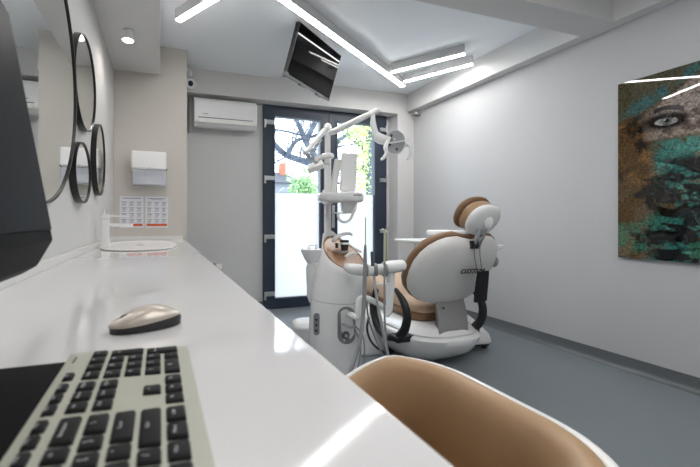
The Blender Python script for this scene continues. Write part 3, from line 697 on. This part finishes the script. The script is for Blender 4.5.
# foot end control box
# black cloth hanging on the armrest side
pu = thing('hanging_pouch', 'black cloth pouch hanging by two thin straps on the backrest', 'pouch', aty(478, 268, 1.70))
c0_, c1_ = aty(477, 272, 1.735), aty(487, 272, 1.735); zb_ = aty(480, 302, 1.75).z
cl = MB(); rings = []
for i in range(11):
    s_ = i / 10; z = c0_.z + (zb_ - c0_.z) * s_; xa, xb = c0_.x - .004 * s_, c1_.x + .012 * s_
    row = [Vector((xa + (xb - xa) * j / 10, 1.735 + .004 * math.sin(j * 1.1 + s_ * 2.5) + .02 * s_, z + .006 * (j / 10))) for j in range(11)]
    rings.append([p + Vector((0, -.012, 0)) for p in row] + [p for p in row[::-1]])
cl.loft(rings); cl.build('bag', M['cloth'], pu)
for ua, ub in ((474.5, 477.5), (480, 482.5)):
    q = MB(); q.tube([aty(ua, 244, 1.70), aty(ua, 256, 1.722), aty(ub, 273, 1.733)], .0022, 8); q.build('strap', M['dgrey'], pu)

# ------------------------------------------------------------------ foot controller
fcn = thing('foot_control', 'white rounded foot control on the floor right of the chair pedestal', 'foot control', (2.30, 2.16, 0))
xf = Matrix.Translation((2.28, 2.2, 0)) @ Matrix.Rotation(-.15, 4, 'Z')
def fr_(x0, x1, y0, y1, z, r): return [xf @ Vector((x, y, z)) for x, y in rr(x0, x1, y0, y1, r, 8)]
MB().loft([fr_(-.13, .115, -.13, .13, .045, .05), fr_(-.14, .12, -.14, .14, .06, .05), fr_(-.135, .11, -.13, .14, .11, .05), fr_(-.12, .05, -.08, .13, .19, .05), fr_(-.11, .0, -.04, .12, .235, .04), fr_(-.09, -.02, -.01, .1, .25, .03)]).build('cover', M['white'], fcn, angle=50)
MB().loft([fr_(-.13, .11, -.13, .12, .03, .05), fr_(-.13, .115, -.13, .13, .044, .05)]).build('base_plate', M['black'], fcn)
for x, y in ((.07, -.09), (-.1, -.1), (.07, .1), (-.1, .1)):
    c = xf @ Vector((x, y, .02)); MB().cyl(c + Vector((-.012, 0, 0)), c + Vector((.012, 0, 0)), .0195).build('castor', M['black'], fcn)

# ------------------------------------------------------------------ instrument cart behind the chair
yc_ = 2.2
a0 = aty(394, 243, yc_ + .3); a0.z = aty(400, 241, yc_).z; b0, b1 = aty(430, 232, yc_ + .25), aty(466, 232, yc_)
zt = a0.z
ic = thing('instrument_cart', 'white instrument tray table half hidden behind the backrest', 'tray table', (2.3, 2.5, 0))
MB().box(a0.x, b1.x + .12, yc_, yc_ + .3, zt - .02, zt, .008, 3).build('tray', M['white'], ic)
MB().box(b0.x - .02, b1.x + .05, yc_ + .05, yc_ + .28, zt + .03, zt + .07, .015, 3).build('upper_box', M['offwhite'], ic)
q = MB(); q.cyl(((b0.x + b1.x) / 2, yc_ + .15, zt), ((b0.x + b1.x) / 2, yc_ + .15, zt + .04), .02); q.build('spacer', M['grey'], ic)
r0 = aty(500, 248, yc_); q = MB(); q.tube([(b1.x + .10, yc_ + .02, r0.z + .0), (r0.x, yc_ - .01, r0.z + .018), (r0.x + .035, yc_ + .02, r0.z), (r0.x, yc_ + .05, r0.z - .015), (b1.x + .10, yc_ + .04, r0.z - .0)], .009); q.build('handle', M['white'], ic)
q = MB(); q.tube([(2.3, 2.5, .03), (2.3, 2.5, zt - .1), (2.28, 2.46, zt - .05), (2.2, yc_ + .2, zt - .03)], .02, smooth=False); q.build('post', M['alu'], ic)
MB().box(2.18, 2.44, 2.38, 2.64, .001, .035, .01).build('foot', M['offwhite'], ic)

# ------------------------------------------------------------------ cuspidor unit
TU = 2.25
uc = at(335, 300, TU); uc.z = 0
du = thing('dental_unit', 'white column dental unit with bronze open top and suction hoses', 'dental unit', uc)
def profr(z):
    tb = [(0, .148), (.03, .155), (.2, .165), (.42, .168), (.55, .162), (.66, .153), (.76, .138), (.86, .122), (1.0, .108)]
    for (za, ra), (zb, rb_) in zip(tb, tb[1:]):
        if z <= zb: f = (z - za) / (zb - za); return ra + (rb_ - ra) * f
    return tb[-1][1]
def ztop(q_, k=1.0): return .756 - .05 * math.cos(q_) + .08 * math.sin(q_) + .05 * k * max(0, math.cos(q_ - 2.25)) ** 4
def upt(q_, z, k=1.0, dz=0):
    r = profr(z) * k; sh = .052 * min(1, max(0, (z - .25) / .55)) ** 1.3
    return uc + RT * (sh + r * math.cos(q_)) + FW * (r * 1.08 * math.sin(q_)) + UP * (z + dz)
N = 48
rings = []
for j in range(22):
    f = j / 21; rings.append([upt(2 * PI * i / N, ztop(2 * PI * i / N) * f + .001) for i in range(N)])
for k, dz in ((.985, .003), (.97, .0), (.965, -.05), (.95, -.1)):
    rings.append([upt(2 * PI * i / N, ztop(2 * PI * i / N), k, dz) for i in range(N)])
MB().loft(rings, cap1=False).build('body', M['enamel'], du, angle=50)
rings = []
for k, dz in ((.965, .003), (.96, .010), (.93, .011), (.9, .005), (.87, -.03), (.82, -.06), (.6, -.075), (.2, -.08)):
    rings.append([upt(2 * PI * i / N, ztop(2 * PI * i / N, .15), k, dz) for i in range(N)])
# the basin floor lies level with the slanted opening
MB().loft(rings).build('basin', M['tanplastic'], du, angle=50)
# seam line
q = MB(); q.loft([[upt(2 * PI * i / N, .478 + .004 * j, 1.002) for i in range(N)] for j in (0, .6)], cap0=False, cap1=False); q.build('body_seam', M['grey'], du)
q = MB(); pp = at(327, 240, TU + .12)
q.lathe([(.036, -.16), (.036, -.03), (.034, .0), (.030, .03), (.026, .045)], pp, 24); q.build('pole_collar', M['enamel'], du, angle=60)
# dish, cup, spout
dc = at(339.5, 251.5, TU); 
MB().lathe([(.012, -.02), (.03, -.014), (.058, .0), (.066, .008), (.063, .009), (.05, .003), (.01, -.004)], dc, 32).build('dish', M['enamel'], du, angle=60)
cup = thing('cup', 'black cup with a white band standing in the unit basin', 'cup', at(344.5, 250.5, TU + .02))
c = Vector(cup.location)
MB().lathe([(.021, .0), (.022, .002), (.028, .066), (.026, .066), (.0205, .004)], c, 28).build('wall', M['black'], cup, angle=50)
MB().lathe([(.0262, .04), (.0275, .052)], c, 28, cap0=False, cap1=False).build('band', M['white'], cup)
q = MB(); q.tube([at(333, 241, TU + .02), at(337, 237, TU), at(344, 234, TU), at(351, 233.5, TU - .02), at(351.5, 236, TU - .02)], [.013, .013, .011, .009, .006], 12); q.build('cup_filler_spout', M['enamel'], du)
q = MB(); q.tube([at(337, 248, TU), at(336.5, 243, TU)], .009); q.build('water_post', M['black'], du)
q = MB(); q.tube([at(352, 247, TU - .05), at(356, 249, TU - .05), at(362, 252, TU - .06)], .008); q.tube([at(345, 257, TU - .08), at(352, 253, TU - .08), at(357, 254, TU - .08)], .008); q.build('rinse_nozzle', M['white'], du)
# spittoon behind
sc_ = at(312, 253, 2.5)
q = MB(); q.lathe([(.02, -.13), (.05, -.085), (.075, -.035), (.078, -.012), (.072, -.010), (.05, -.04)], sc_ + Vector((0, 0, .04)), 28); q.build('spittoon_bowl', M['enamel'], du, angle=60)
q = MB(); q.lathe([(.028, -.24), (.042, -.2), (.047, -.08), (.05, .0), (.035, .04)], at(313, 268, 2.5), 24); q.build('spittoon_support', M['enamel'], du, angle=60)
q = MB(); q.tube([sc_ + Vector((-.02, .0, .02)), sc_ + Vector((-.02, 0, .052)), sc_ + Vector((.01, -.02, .055))], .004); q.tube([sc_ + Vector((.03, .0, .02)), sc_ + Vector((.03, 0, .06))], .005); q.build('spittoon_tap', M['alu'], du)
q = MB(); q.tube([at(314, 272, 2.5), at(330, 280, 2.32)], .03, smooth=False); q.build('spittoon_bridge', M['enamel'], du)
# sockets plate on the body
def on_body(u_, v_, off=0.0):
    # march along the ray until the body surface
    t = 1.8
    while t < 2.6:
        p = at(u_, v_, t); z = p.z
        sh = .052 * min(1, max(0, (z - .25) / .55)) ** 1.3; d = p - uc
        a_ = d.dot(RT) - sh; b_ = d.dot(FW); r = profr(z)
        if (a_ / r) ** 2 + (b_ / (r * 1.08)) ** 2 < 1: return at(u_, v_, t - off), Vector(((RT * a_ + FW * b_).normalized()))
        t += .002
    return at(u_, v_, 2.2), -FW
def plate(us, vs, r, name, m, th=.004):
    q = MB(); (ua, ub), (va, vb) = us, vs; n = 20; R_ = (ub - ua) / 2; cu = (ua + ub) / 2
    prof_ = []
    for i in range(n): a_ = PI * i / (n - 1); prof_.append((cu + R_ * math.cos(a_), va + R_ - R_ * math.sin(a_)))
    for i in range(n): a_ = PI + PI * i / (n - 1); prof_.append((cu + R_ * math.cos(a_), vb - R_ - R_ * math.sin(a_)))
    inner, outer = [], []
    for a_, b_ in prof_:
        p, nn = on_body(a_, b_); inner.append(p - nn * .003); outer.append(p + nn * th)
    q.loft([inner, outer]); return q.build(name, m, du)
plate((314, 319.8), (313, 335), 0, 'control_plate', M['grey'])
for vv_ in (319.5, 325, 330.5):
    p, nn = on_body(317, vv_); MB().cyl(p + nn * .003, p + nn * .009, .007).build('button', M['black'], du)
plate((337.5, 355), (306.5, 344), 0, 'suction_plate', M['grey'])
p, nn = on_body(345.5, 335); MB().cyl(p + nn * .003, p + nn * .014, .024, .02).build('filter_cap', M['dgrey'], du); MB().cyl(p + nn * .014, p + nn * .018, .011).build('filter_knob', M['alu'], du)
p, nn = on_body(348, 314)
q = MB(); q.tube([p, at(352, 315, 1.98), at(357.5, 317, 1.96), at(358.5, 306, 1.97), at(360, 299, 1.98), at(366, 298, 1.98), at(375, 302, 1.99), at(384, 307.5, 2.0)], .0165, 14, 6); q.build('swing_arm', M['enamel'], du)
p, nn = on_body(343, 324); q = MB(); q.tube([p, at(350, 327, 2.0), at(354, 326, 1.99)], .009); q.build('hose_connector', M['alu'], du)
MB().tube([at(390.5, 270, 2.02), at(390, 295, 2.01), at(389, 310, 2.0), at(385, 315, 2.0)], [.024, .022, .02, .018], 14, 6).build('bar_post', M['enamel'], du)
# assistant instrument bar
q = MB(); q.tube([at(346, 266.5, 2.03), at(353, 269, 1.99), at(368, 270.5, 1.97), at(386, 268.5, 1.98)], [.02, .032, .031, .03], 16, 6); q.build('instrument_bar', M['enamel'], du)
q = MB(); q.tube([at(384, 267.5, 1.98), at(394, 266.5, 1.99), at(403, 265, 2.0), at(406, 264.5, 2.0)], [.033, .036, .03, .012], 16, 6, flat=1.0); q.build('control_pad', M['enamel'], du)
q = MB()
for i in range(4): c = at(390 + 3.6 * i, 260.8, 2.0); q.ell(c, .008, .008, .003)
q.build('pad_buttons', M['grey'], du)
for uu in (365, 374.5, 384.5):
    c = at(uu, 269.8, 1.97); q = MB(); q.loft([[c + RT * k + FW * (.037 * math.cos(t)) + UP * (.037 * math.sin(t)) for t in [2 * PI * i / 24 for i in range(24)]] for k in (-.010, -.009, .009, .010)]); q.build('holder', M['grey'] if uu != 384.5 else M['hose'], du)
# hoses and instruments
q = MB(); q.tube([at(365, 262, 1.92), at(364.6, 280, 1.91), at(364, 305, 1.9), at(361.5, 330, 1.88), at(356.5, 352, 1.86), at(349, 376, 1.84), at(340, 400, 1.86)], .0105, 12); q.build('suction_hose', M['hose'], du)
q = MB(); q.tube([at(365.3, 245, 1.92), at(365.2, 254, 1.92), at(365, 264, 1.92)], [.006, .009, .011]); q.build('suction_handle', M['grey'], du)
MB().tube([at(365.6, 217, 1.92), at(365.4, 246, 1.92)], .0035, 8, smooth=False).build('suction_tip', M['palegreen'], du)
q = MB(); q.tube([at(372, 251.5, 1.92), at(372.3, 254, 1.92), at(372.8, 266, 1.92)], [.008, .010, .009]); q.build('syringe_handle', M['dgrey'], du)
q = MB(); q.tube([at(374, 276, 1.92), at(377, 300, 1.9), at(381, 322, 1.88), at(387, 350, 1.86), at(392, 376, 1.86)], .0075, 12); q.build('syringe_hose', M['alu'], du)
q = MB(); q.tube([at(384.8, 229.5, 1.93), at(384.6, 262, 1.93)], .006, 10, smooth=False); q.build('saliva_ejector_tip', M['palegreen'], du)
q = MB(); q.tube([at(382, 229, 1.93), at(387.5, 232, 1.93)], .005, 8, smooth=False); q.build('tip_cap', M['white'], du)
q = MB(); q.tube([at(384.6, 262, 1.93), at(384.5, 285, 1.92), at(384.5, 312, 1.92), at(386, 340, 1.9), at(388, 372, 1.88)], .0055, 10); q.build('ejector_hose', M['hose'], du)
q = MB(); q.tube([at(376, 284.5, 1.94), at(391, 284, 1.96)], .0045, 8, smooth=False); q.build('hose_clip', M['white'], du)
for k, (pts) in enumerate(([(354, 327), (359, 340), (360, 355), (357, 372)], [(355, 326), (362.5, 335), (364.5, 352), (362, 372)], [(366, 300), (369, 320), (376, 340), (384, 358)])):
    MB().tube([at(a_, b_, 1.99 + .03 * k) for a_, b_ in pts], .0045, 8).build('thin_hose', M['hose'], du)

# pole
p0 = at(327.6, 236, TU + .12); p1 = Vector((p0.x, p0.y, at(327.6, 157, TU + .12).z)); p2 = Vector((p0.x, p0.y, at(327.6, 128, TU + .12).z))
MB().cyl(Vector((p0.x, p0.y, p0.z - .05)), p1, .0235, .0235, 24).build('pole', M['enamel'], du)
# operating light on its arm
ol = thing('operating_light', 'white dental operating light on its jointed arm beside the pole top', 'dental lamp', p1)
q = MB(); q.cyl(p1, p2, .019, .02, 20); q.tube([p2 + Vector((0, 0, -.02)), p2 + Vector((0, 0, .0)), p2 + Vector((0, 0, .02)), p2 + Vector((0, 0, .032))], [.024, .028, .022, .008], 16); q.build('upper_post', M['enamel'], ol)
TL = TU + .05
q = MB(); q.tube([p2 + Vector((0, 0, -.035)), at(334, 131.5, TL + .05), at(377, 110.5, TL), at(380.5, 110, TL)], [.016, .021, .019, .01], 14, smooth=False); q.build('arm', M['enamel'], ol)
q = MB(); q.tube([at(373.2, 114, TL), at(373, 122, TL), at(374.5, 130, TL), at(376, 135, TL)], [.012, .018, .02, .022], 14); q.build('drop_link', M['enamel'], ol)
q = MB(); q.tube([at(374, 135, TL), at(381, 139, TL), at(389, 141, TL)], [.03, .033, .028], 14); q.build('yoke', M['enamel'], ol)
# lamp head: disc whose normal looks left-down to the patient
lc = at(395.5, 142.3, TL - .02)
ln = (-FW * .72 - RT * .66 + UP * -.12).normalized()      # facing direction
lx = ln.cross(UP).normalized(); ly = lx.cross(ln).normalized()
def lr(k, d, a_=.070, b_=.078, n=32): return [lc + lx * a_ * k * math.cos(t) + ly * b_ * k * math.sin(t) + ln * d for t in [2 * PI * i / n for i in range(n)]]
MB().loft([lr(.2, -.05), lr(.6, -.045), lr(.9, -.025), lr(1.02, .0), lr(1.0, .01), lr(.94, .01)]).build('head', M['enamel'], ol, angle=60)
MB().loft([lr(.93, .0105), lr(.9, .004), lr(.6, -.008), lr(.2, -.014)]).build('reflector', M['alu'], ol, angle=15)
q = MB(); q.loft([[lc + lx * x_ + ly * y_ + ln * .014 for x_, y_ in ((-.068, -.005), (.068, -.005), (.068, .005), (-.068, .005))], [lc + lx * x_ + ly * y_ + ln * .02 for x_, y_ in ((-.068, -.005), (.068, -.005), (.068, .005), (-.068, .005))]]); q.box(-.004, .004, -.004, .004, -.004, .004, mtx=Matrix.Translation(lc + ly * .02 + ln * .012)); q.build('lens_bar', M['white'], ol)
for a_, b_ in ((.02, .045), (-.01, -.045), (.035, -.01), (.03, .02)):
    c = lc + lx * a_ + ly * b_ + ln * .003; MB().ell(c, .012, .012, .012).build('bulb_shade', M['dgrey'], ol)
q = MB(); q.tube([at(388, 141, TL - .05), at(385.5, 147, TL - .07), at(386.5, 153, TL - .07), at(383, 158.5, TL - .07), at(381, 159, TL - .07)], [.012, .014, .012, .010, .007], 12); q.build('handle', M['enamel'], ol)
q = MB(); q.tube([at(401, 142, TL - .02), at(406, 143.5, TL), at(410.5, 147, TL), at(410.5, 154, TL), at(407, 159.5, TL)], [.008, .011, .012, .011, .006], 12); q.build('handle', M['enamel'], ol)

# delivery table on the pole
dt = thing('delivery_table', 'white delivery table with upright screen carried on the unit pole', 'tray table', at(340, 202, TU))
pm = Matrix.Translation(at(340, 200, TU)) @ Matrix.Rotation(-PS, 4, 'Z')
q = MB(); q.loft([[pm @ Vector((x, y, z)) for x, y in rr(-.135 * k, .135 * k, -.10 * k, .10 * k, .05, 8)] for k, z in ((.92, -.015), (1.0, .0), (1.0, .032), (.97, .042), (.9, .045))]); q.build('tray', M['enamel'], dt, angle=60)
q = MB()
for k in range(6): q.box(.062 + k * .0085, .0685 + k * .0085, -.1006, -.0985, .0195, .0285, mtx=pm)
q.build('badge', M['grey'], dt)
q = MB(); q.box(-.05, .052, -.02, .02, -.125, .125, .014, 4, mtx=pm @ Matrix.Translation((.058, .03, .178)) @ Matrix.Rotation(.04, 4, 'Y')); q.build('screen_back', M['enamel'], dt)
q = MB(); q.box(-.022, .022, -.015, .015, -.11, .11, .01, 3, mtx=pm @ Matrix.Translation((-.018, .06, .16)) @ Matrix.Rotation(.16, 4, 'Y')); q.build('side_panel', M['offwhite'], dt)
q = MB(); q.loft([[pm @ Vector((x, y, z)) for x, y in rr(.05 - .05 * k, .06 + .045 * k, -.05 * k, .05 * k, .02, 6)] for k, z in ((.55, -.085), (.8, -.07), (.95, -.015), (1.0, -.002))]); q.build('handpiece_box', M['enamel'], dt, angle=60)
q = MB(); q.tube([at(338, 213, TU - .06), at(339, 219, TU - .06), at(344.5, 222.3, TU - .06), at(350, 219.5, TU - .06), at(353.5, 212, TU - .06), at(356.5, 201, TU - .05)], .008, 12); q.build('handle', M['enamel'], dt)
q = MB(); q.cyl(Vector((p0.x, p0.y, at(327, 204, TU + .1).z)), Vector((p0.x, p0.y, at(327, 190, TU + .1).z)), .034, .034, 20); q.build('pole_clamp', M['enamel'], dt)
# second arm: joint, folded spring arm and slim panel left of the pole
sa = thing('assistant_arm', 'folded white arm with slim flat panel left of the unit pole', 'arm', Vector((p0.x, p0.y, at(326, 158, TU + .12).z)))
jz = at(326, 157, TU + .12).z
q = MB(); q.lathe([(.03, -.012), (.042, -.006), (.044, .01), (.036, .022), (.022, .026)], Vector((p0.x, p0.y, jz)), 24); q.build('joint', M['enamel'], sa, angle=50)
q = MB(); q.tube([at(316, 158.5, TU), at(327, 156.5, TU + .05)], .017, smooth=False); q.build('bracket', M['offwhite'], sa)
e0 = at(324, 131, TU + .1); e1_ = at(304.5, 153.5, TU - .15)
q = MB(); q.tube([e0, e1_], [.02, .013], 12, smooth=False); q.build('spring_arm', M['enamel'], sa)
q = MB(); q.tube([at(321, 140, TU + .08), at(307, 158, TU - .12)], .007, 10, smooth=False); q.tube([at(306, 151, TU - .13), at(312, 160, TU - .1), at(318, 163, TU - .05)], .009, 10); q.build('link_rod', M['alu'], sa)
pl = Matrix.Translation(at(315.5, 166.5, TU - .06)) @ Matrix.Rotation(-PS - .2, 4, 'Z') @ Matrix.Rotation(-.32, 4, 'Y') @ Matrix.Rotation(.35, 4, 'X')
MB().box(-.05, .05, -.07, .07, -.016, .016, .008, 3, mtx=pl).build('panel', M['offwhite'], sa)
q = MB(); q.tube([at(323, 163, TU), at(329, 164.5, TU + .08)], .008, smooth=False); q.build('panel_link', M['alu'], sa)

# ------------------------------------------------------------------ round bin behind the unit
rb_ = at(309, 320, 2.62)
pb = thing('pedal_bin', 'low round white bin on the floor by the glass doors', 'bin', (rb_.x, rb_.y, 0))
MB().lathe([(.118, .001), (.122, .01), (.124, .18), (.126, .19)], (rb_.x, rb_.y, 0), 36).build('body', M['white'], pb, angle=50)
MB().lathe([(.128, .192), (.129, .205), (.12, .222), (.08, .232), (.02, .236)], (rb_.x, rb_.y, 0), 36).build('lid', M['white'], pb, angle=50)
q = MB(); q.box(rb_.x - .03, rb_.x + .03, rb_.y - .17, rb_.y - .115, .03, .15, .01); q.build('pedal', M['black'], pb)

# ------------------------------------------------------------------ outside
struct(MB().box(-6, 16, YB + .2, 30, -.25, -.1).build('ground', M['ground']), 'pale paving outside the doors')
def branch(mb, pts, r0, r1):
    n = len(pts); mb.tube(pts, [r0 + (r1 - r0) * i / (n - 1) for i in range(n)], 8, 4)
def twigs(mb, p, d, L, r, depth, rnd):
    if depth == 0 or r < .002: return
    pts = [Vector(p)]; dd = Vector(d).normalized()
    for i in range(4):
        dd = (dd + Vector((rnd.uniform(-.35, .35), rnd.uniform(-.2, .2), rnd.uniform(-.25, .35)))).normalized(); pts.append(pts[-1] + dd * L / 4)
    branch(mb, pts, r, r * .45)
    for i in range(3):
        b = pts[1 + i]; nd = (dd + Vector((rnd.uniform(-1, 1), rnd.uniform(-.4, .4), rnd.uniform(-.6, .9)))).normalized()
        twigs(mb, b, nd, L * .62, r * .5, depth - 1, rnd)
def tree(label, limbs, y, seed, depth=2, name='bare_tree', leaves=None):
    rnd = random.Random(seed)
    base = aty(limbs[0][0][0][0], 215, y)
    t = thing(name, label, 'tree', (base.x, y, -.1))
    mb = MB()
    for pts, r0, r1 in limbs:
        P3 = [aty(a_, b_, y + .15 * math.sin(i * 1.7 + seed)) for i, (a_, b_) in enumerate(pts)]
        branch(mb, P3, r0, r1)
        for i in range(1, len(P3)):
            for k in range(3):
                d = (P3[i] - P3[i - 1]).normalized() + Vector((rnd.uniform(-.9, .9), rnd.uniform(-.3, .3), rnd.uniform(-.6, .9)))
                twigs(mb, P3[i], d, rnd.uniform(.35, .7), (r0 + (r1 - r0) * i / len(P3)) * .3, depth, rnd)
    mb.build('wood', M['bark'], t, angle=60)
    if leaves:
        for nm, mt, cl_, n in leaves:
            lb = MB(); bm = lb.bm
            for cu, cv, ru, rv, m_n in cl_:
                for i in range(m_n):
                    a_ = rnd.gauss(0, .5); b_ = rnd.gauss(0, .5)
                    c_ = aty(cu + a_ * ru, cv + b_ * rv, y + rnd.uniform(-.5, .5)); s_ = rnd.uniform(.02, .04)
                    x_ = Vector((rnd.uniform(-1, 1), rnd.uniform(-1, 1), rnd.uniform(-1, 1))).normalized(); y_ = x_.orthogonal().normalized()
                    vs = [bm.verts.new(c_ + x_ * s_), bm.verts.new(c_ + y_ * s_ * .5), bm.verts.new(c_ - x_ * s_), bm.verts.new(c_ - y_ * s_ * .5)]
                    bm.faces.new(vs)
            lb.build(nm, mt, t)
    return t
tree('large bare tree with thick grey limbs outside the left door', [
    ([(330, 330), (328, 230), (324, 190), (321, 168)], .13, .09),
    ([(321, 168), (312, 164), (300, 160), (288, 156), (280, 150), (272, 142), (262, 138)], .075, .04),
    ([(321, 168), (314, 155), (306, 142), (300, 128), (294, 115), (290, 100)], .065, .035),
    ([(306, 142), (311, 130), (318, 118), (322, 104)], .06, .03),
    ([(288, 156), (292, 146), (298, 140), (308, 138), (318, 134)], .05, .02),
    ([(272, 129), (284, 131), (297, 134), (308, 138)], .02, .02),
    ([(321, 168), (330, 150), (342, 138), (356, 130), (372, 126)], .07, .03),
    ([(324, 190), (336, 172), (350, 160), (366, 152)], .05, .02)], 6.2, 3)
tree('slim leafy tree with yellow green leaves outside the right door', [
    ([(371, 340), (371, 240), (370.5, 190), (369.5, 160), (369, 130), (368, 100)], .10, .06),
    ([(369.5, 160), (362, 148), (352, 140), (344, 136)], .03, .015),
    ([(369, 175), (362, 170), (352, 172), (346, 180)], .03, .012)], 5.6, 8, 2, 'leafy_tree',
    [('foliage', M['leafy'], [(358, 130, 16, 12, 800), (363, 160, 9, 26, 800), (352, 178, 12, 12, 260), (362, 186, 10, 10, 300), (370, 122, 8, 8, 260)], 0)])
def bush(label, blobs, y, mt, seed):
    rnd = random.Random(seed); t = thing('garden_bush', label, 'bush', tuple(aty(blobs[0][0], 225, y)[:2]) + (-.1,))
    lb = MB(); bm = lb.bm
    for cu, cv, ru, rv, n in blobs:
        for i in range(n):
            a_ = rnd.gauss(0, .45); b_ = rnd.gauss(0, .45); c_ = aty(cu + a_ * ru, cv + b_ * rv, y + rnd.uniform(-.6, .6)); s_ = rnd.uniform(.04, .08)
            x_ = Vector((rnd.uniform(-1, 1), rnd.uniform(-1, 1), rnd.uniform(-1, 1))).normalized(); y_ = x_.orthogonal().normalized()
            bm.faces.new([bm.verts.new(c_ + x_ * s_), bm.verts.new(c_ + y_ * s_ * .6), bm.verts.new(c_ - x_ * s_), bm.verts.new(c_ - y_ * s_ * .6)])
    lb.build('foliage', mt, t)
    sb = MB(); b0 = aty(blobs[0][0], blobs[0][1], y); sb.tube([(b0.x, b0.y, -.1), (b0.x + .05, b0.y, b0.z * .5), b0], [.05, .04, .02], 8); sb.build('stem', M['bark'], t)
bush('green shrub seen low through the left door above the frosted film', [(304, 188, 16, 20, 800), (313, 194, 12, 14, 400), (300, 202, 14, 10, 300)], 8.0, M['leafg'], 4)
hs = thing('house', 'distant grey house with slate roof and brick chimney outside the left door', 'house', tuple(aty(272, 220, 16)[:2]) + (-.1,))
h0 = aty(266, 192, 16); h1 = aty(288, 178, 17.5)
MB().box(h0.x - 2, h1.x - .15, 16, 20, -.1, h1.z - .4).build('wall', M['housew'], hs)
zr = h1.z - .4; MB().prism([(15.7, zr - .05), (18, zr + .75), (20.3, zr - .05)], lambda y, z: Vector((h0.x - 2.2, y, z)), lambda y, z: Vector((h1.x, y, z))).build('roof', M['roof'], hs)
ch = aty(282, 168, 17.6); MB().box(ch.x - .13, ch.x + .13, 17.3, 17.8, zr + .3, zr + 1.15, .02).build('chimney', M['brick'], hs)
q = MB()
for k in range(3): xx = h1.x - .7 - k * .9; q = MB(); q.box(xx - .22, xx + .22, 15.97, 16.01, zr - 1.3, zr - .5); q.build('window', M['tvglass'], hs)

# ------------------------------------------------------------------ world, camera, view
wd = bpy.data.worlds.new('sky'); SC.world = wd; wd.use_nodes = True
nt = wd.node_tree; bg = nt.nodes['Background']
tcw = nt.nodes.new('ShaderNodeTexCoord'); nw = nt.nodes.new('ShaderNodeTexNoise'); nw.inputs['Scale'].default_value = 2.5; nw.inputs['Detail'].default_value = 4
rw = nt.nodes.new('ShaderNodeValToRGB'); rw.color_ramp.elements[0].color = (.72, .86, 1.0, 1); rw.color_ramp.elements[1].color = (.95, .98, 1.0, 1); rw.color_ramp.elements[0].position = .35; rw.color_ramp.elements[1].position = .65
nt.links.new(tcw.outputs['Generated'], nw.inputs['Vector']); nt.links.new(nw.outputs['Fac'], rw.inputs['Fac']); nt.links.new(rw.outputs['Color'], bg.inputs['Color'])
bg.inputs['Strength'].default_value = 3.1
cam = bpy.data.cameras.new('camera'); co = bpy.data.objects.new('camera', cam); COL.objects.link(co)
co.location = EYEP; co.rotation_euler = (PI / 2, 0, -PS)
cam.sensor_fit = 'HORIZONTAL'; cam.sensor_width = 36; cam.lens = FPX / 700 * 36
cam.shift_x = (350 - CX) / 700; cam.shift_y = -(233.5 - CY) / 700
cam.clip_start = .01; cam.clip_end = 200
cam.dof.use_dof = True; cam.dof.focus_distance = 2.3; cam.dof.aperture_fstop = 6.3
SC.camera = co
SC.view_settings.view_transform = 'Standard'; SC.view_settings.look = 'None'; SC.view_settings.gamma = 1
SC.view_settings.exposure = 1.08
SC.view_settings.use_curve_mapping = False
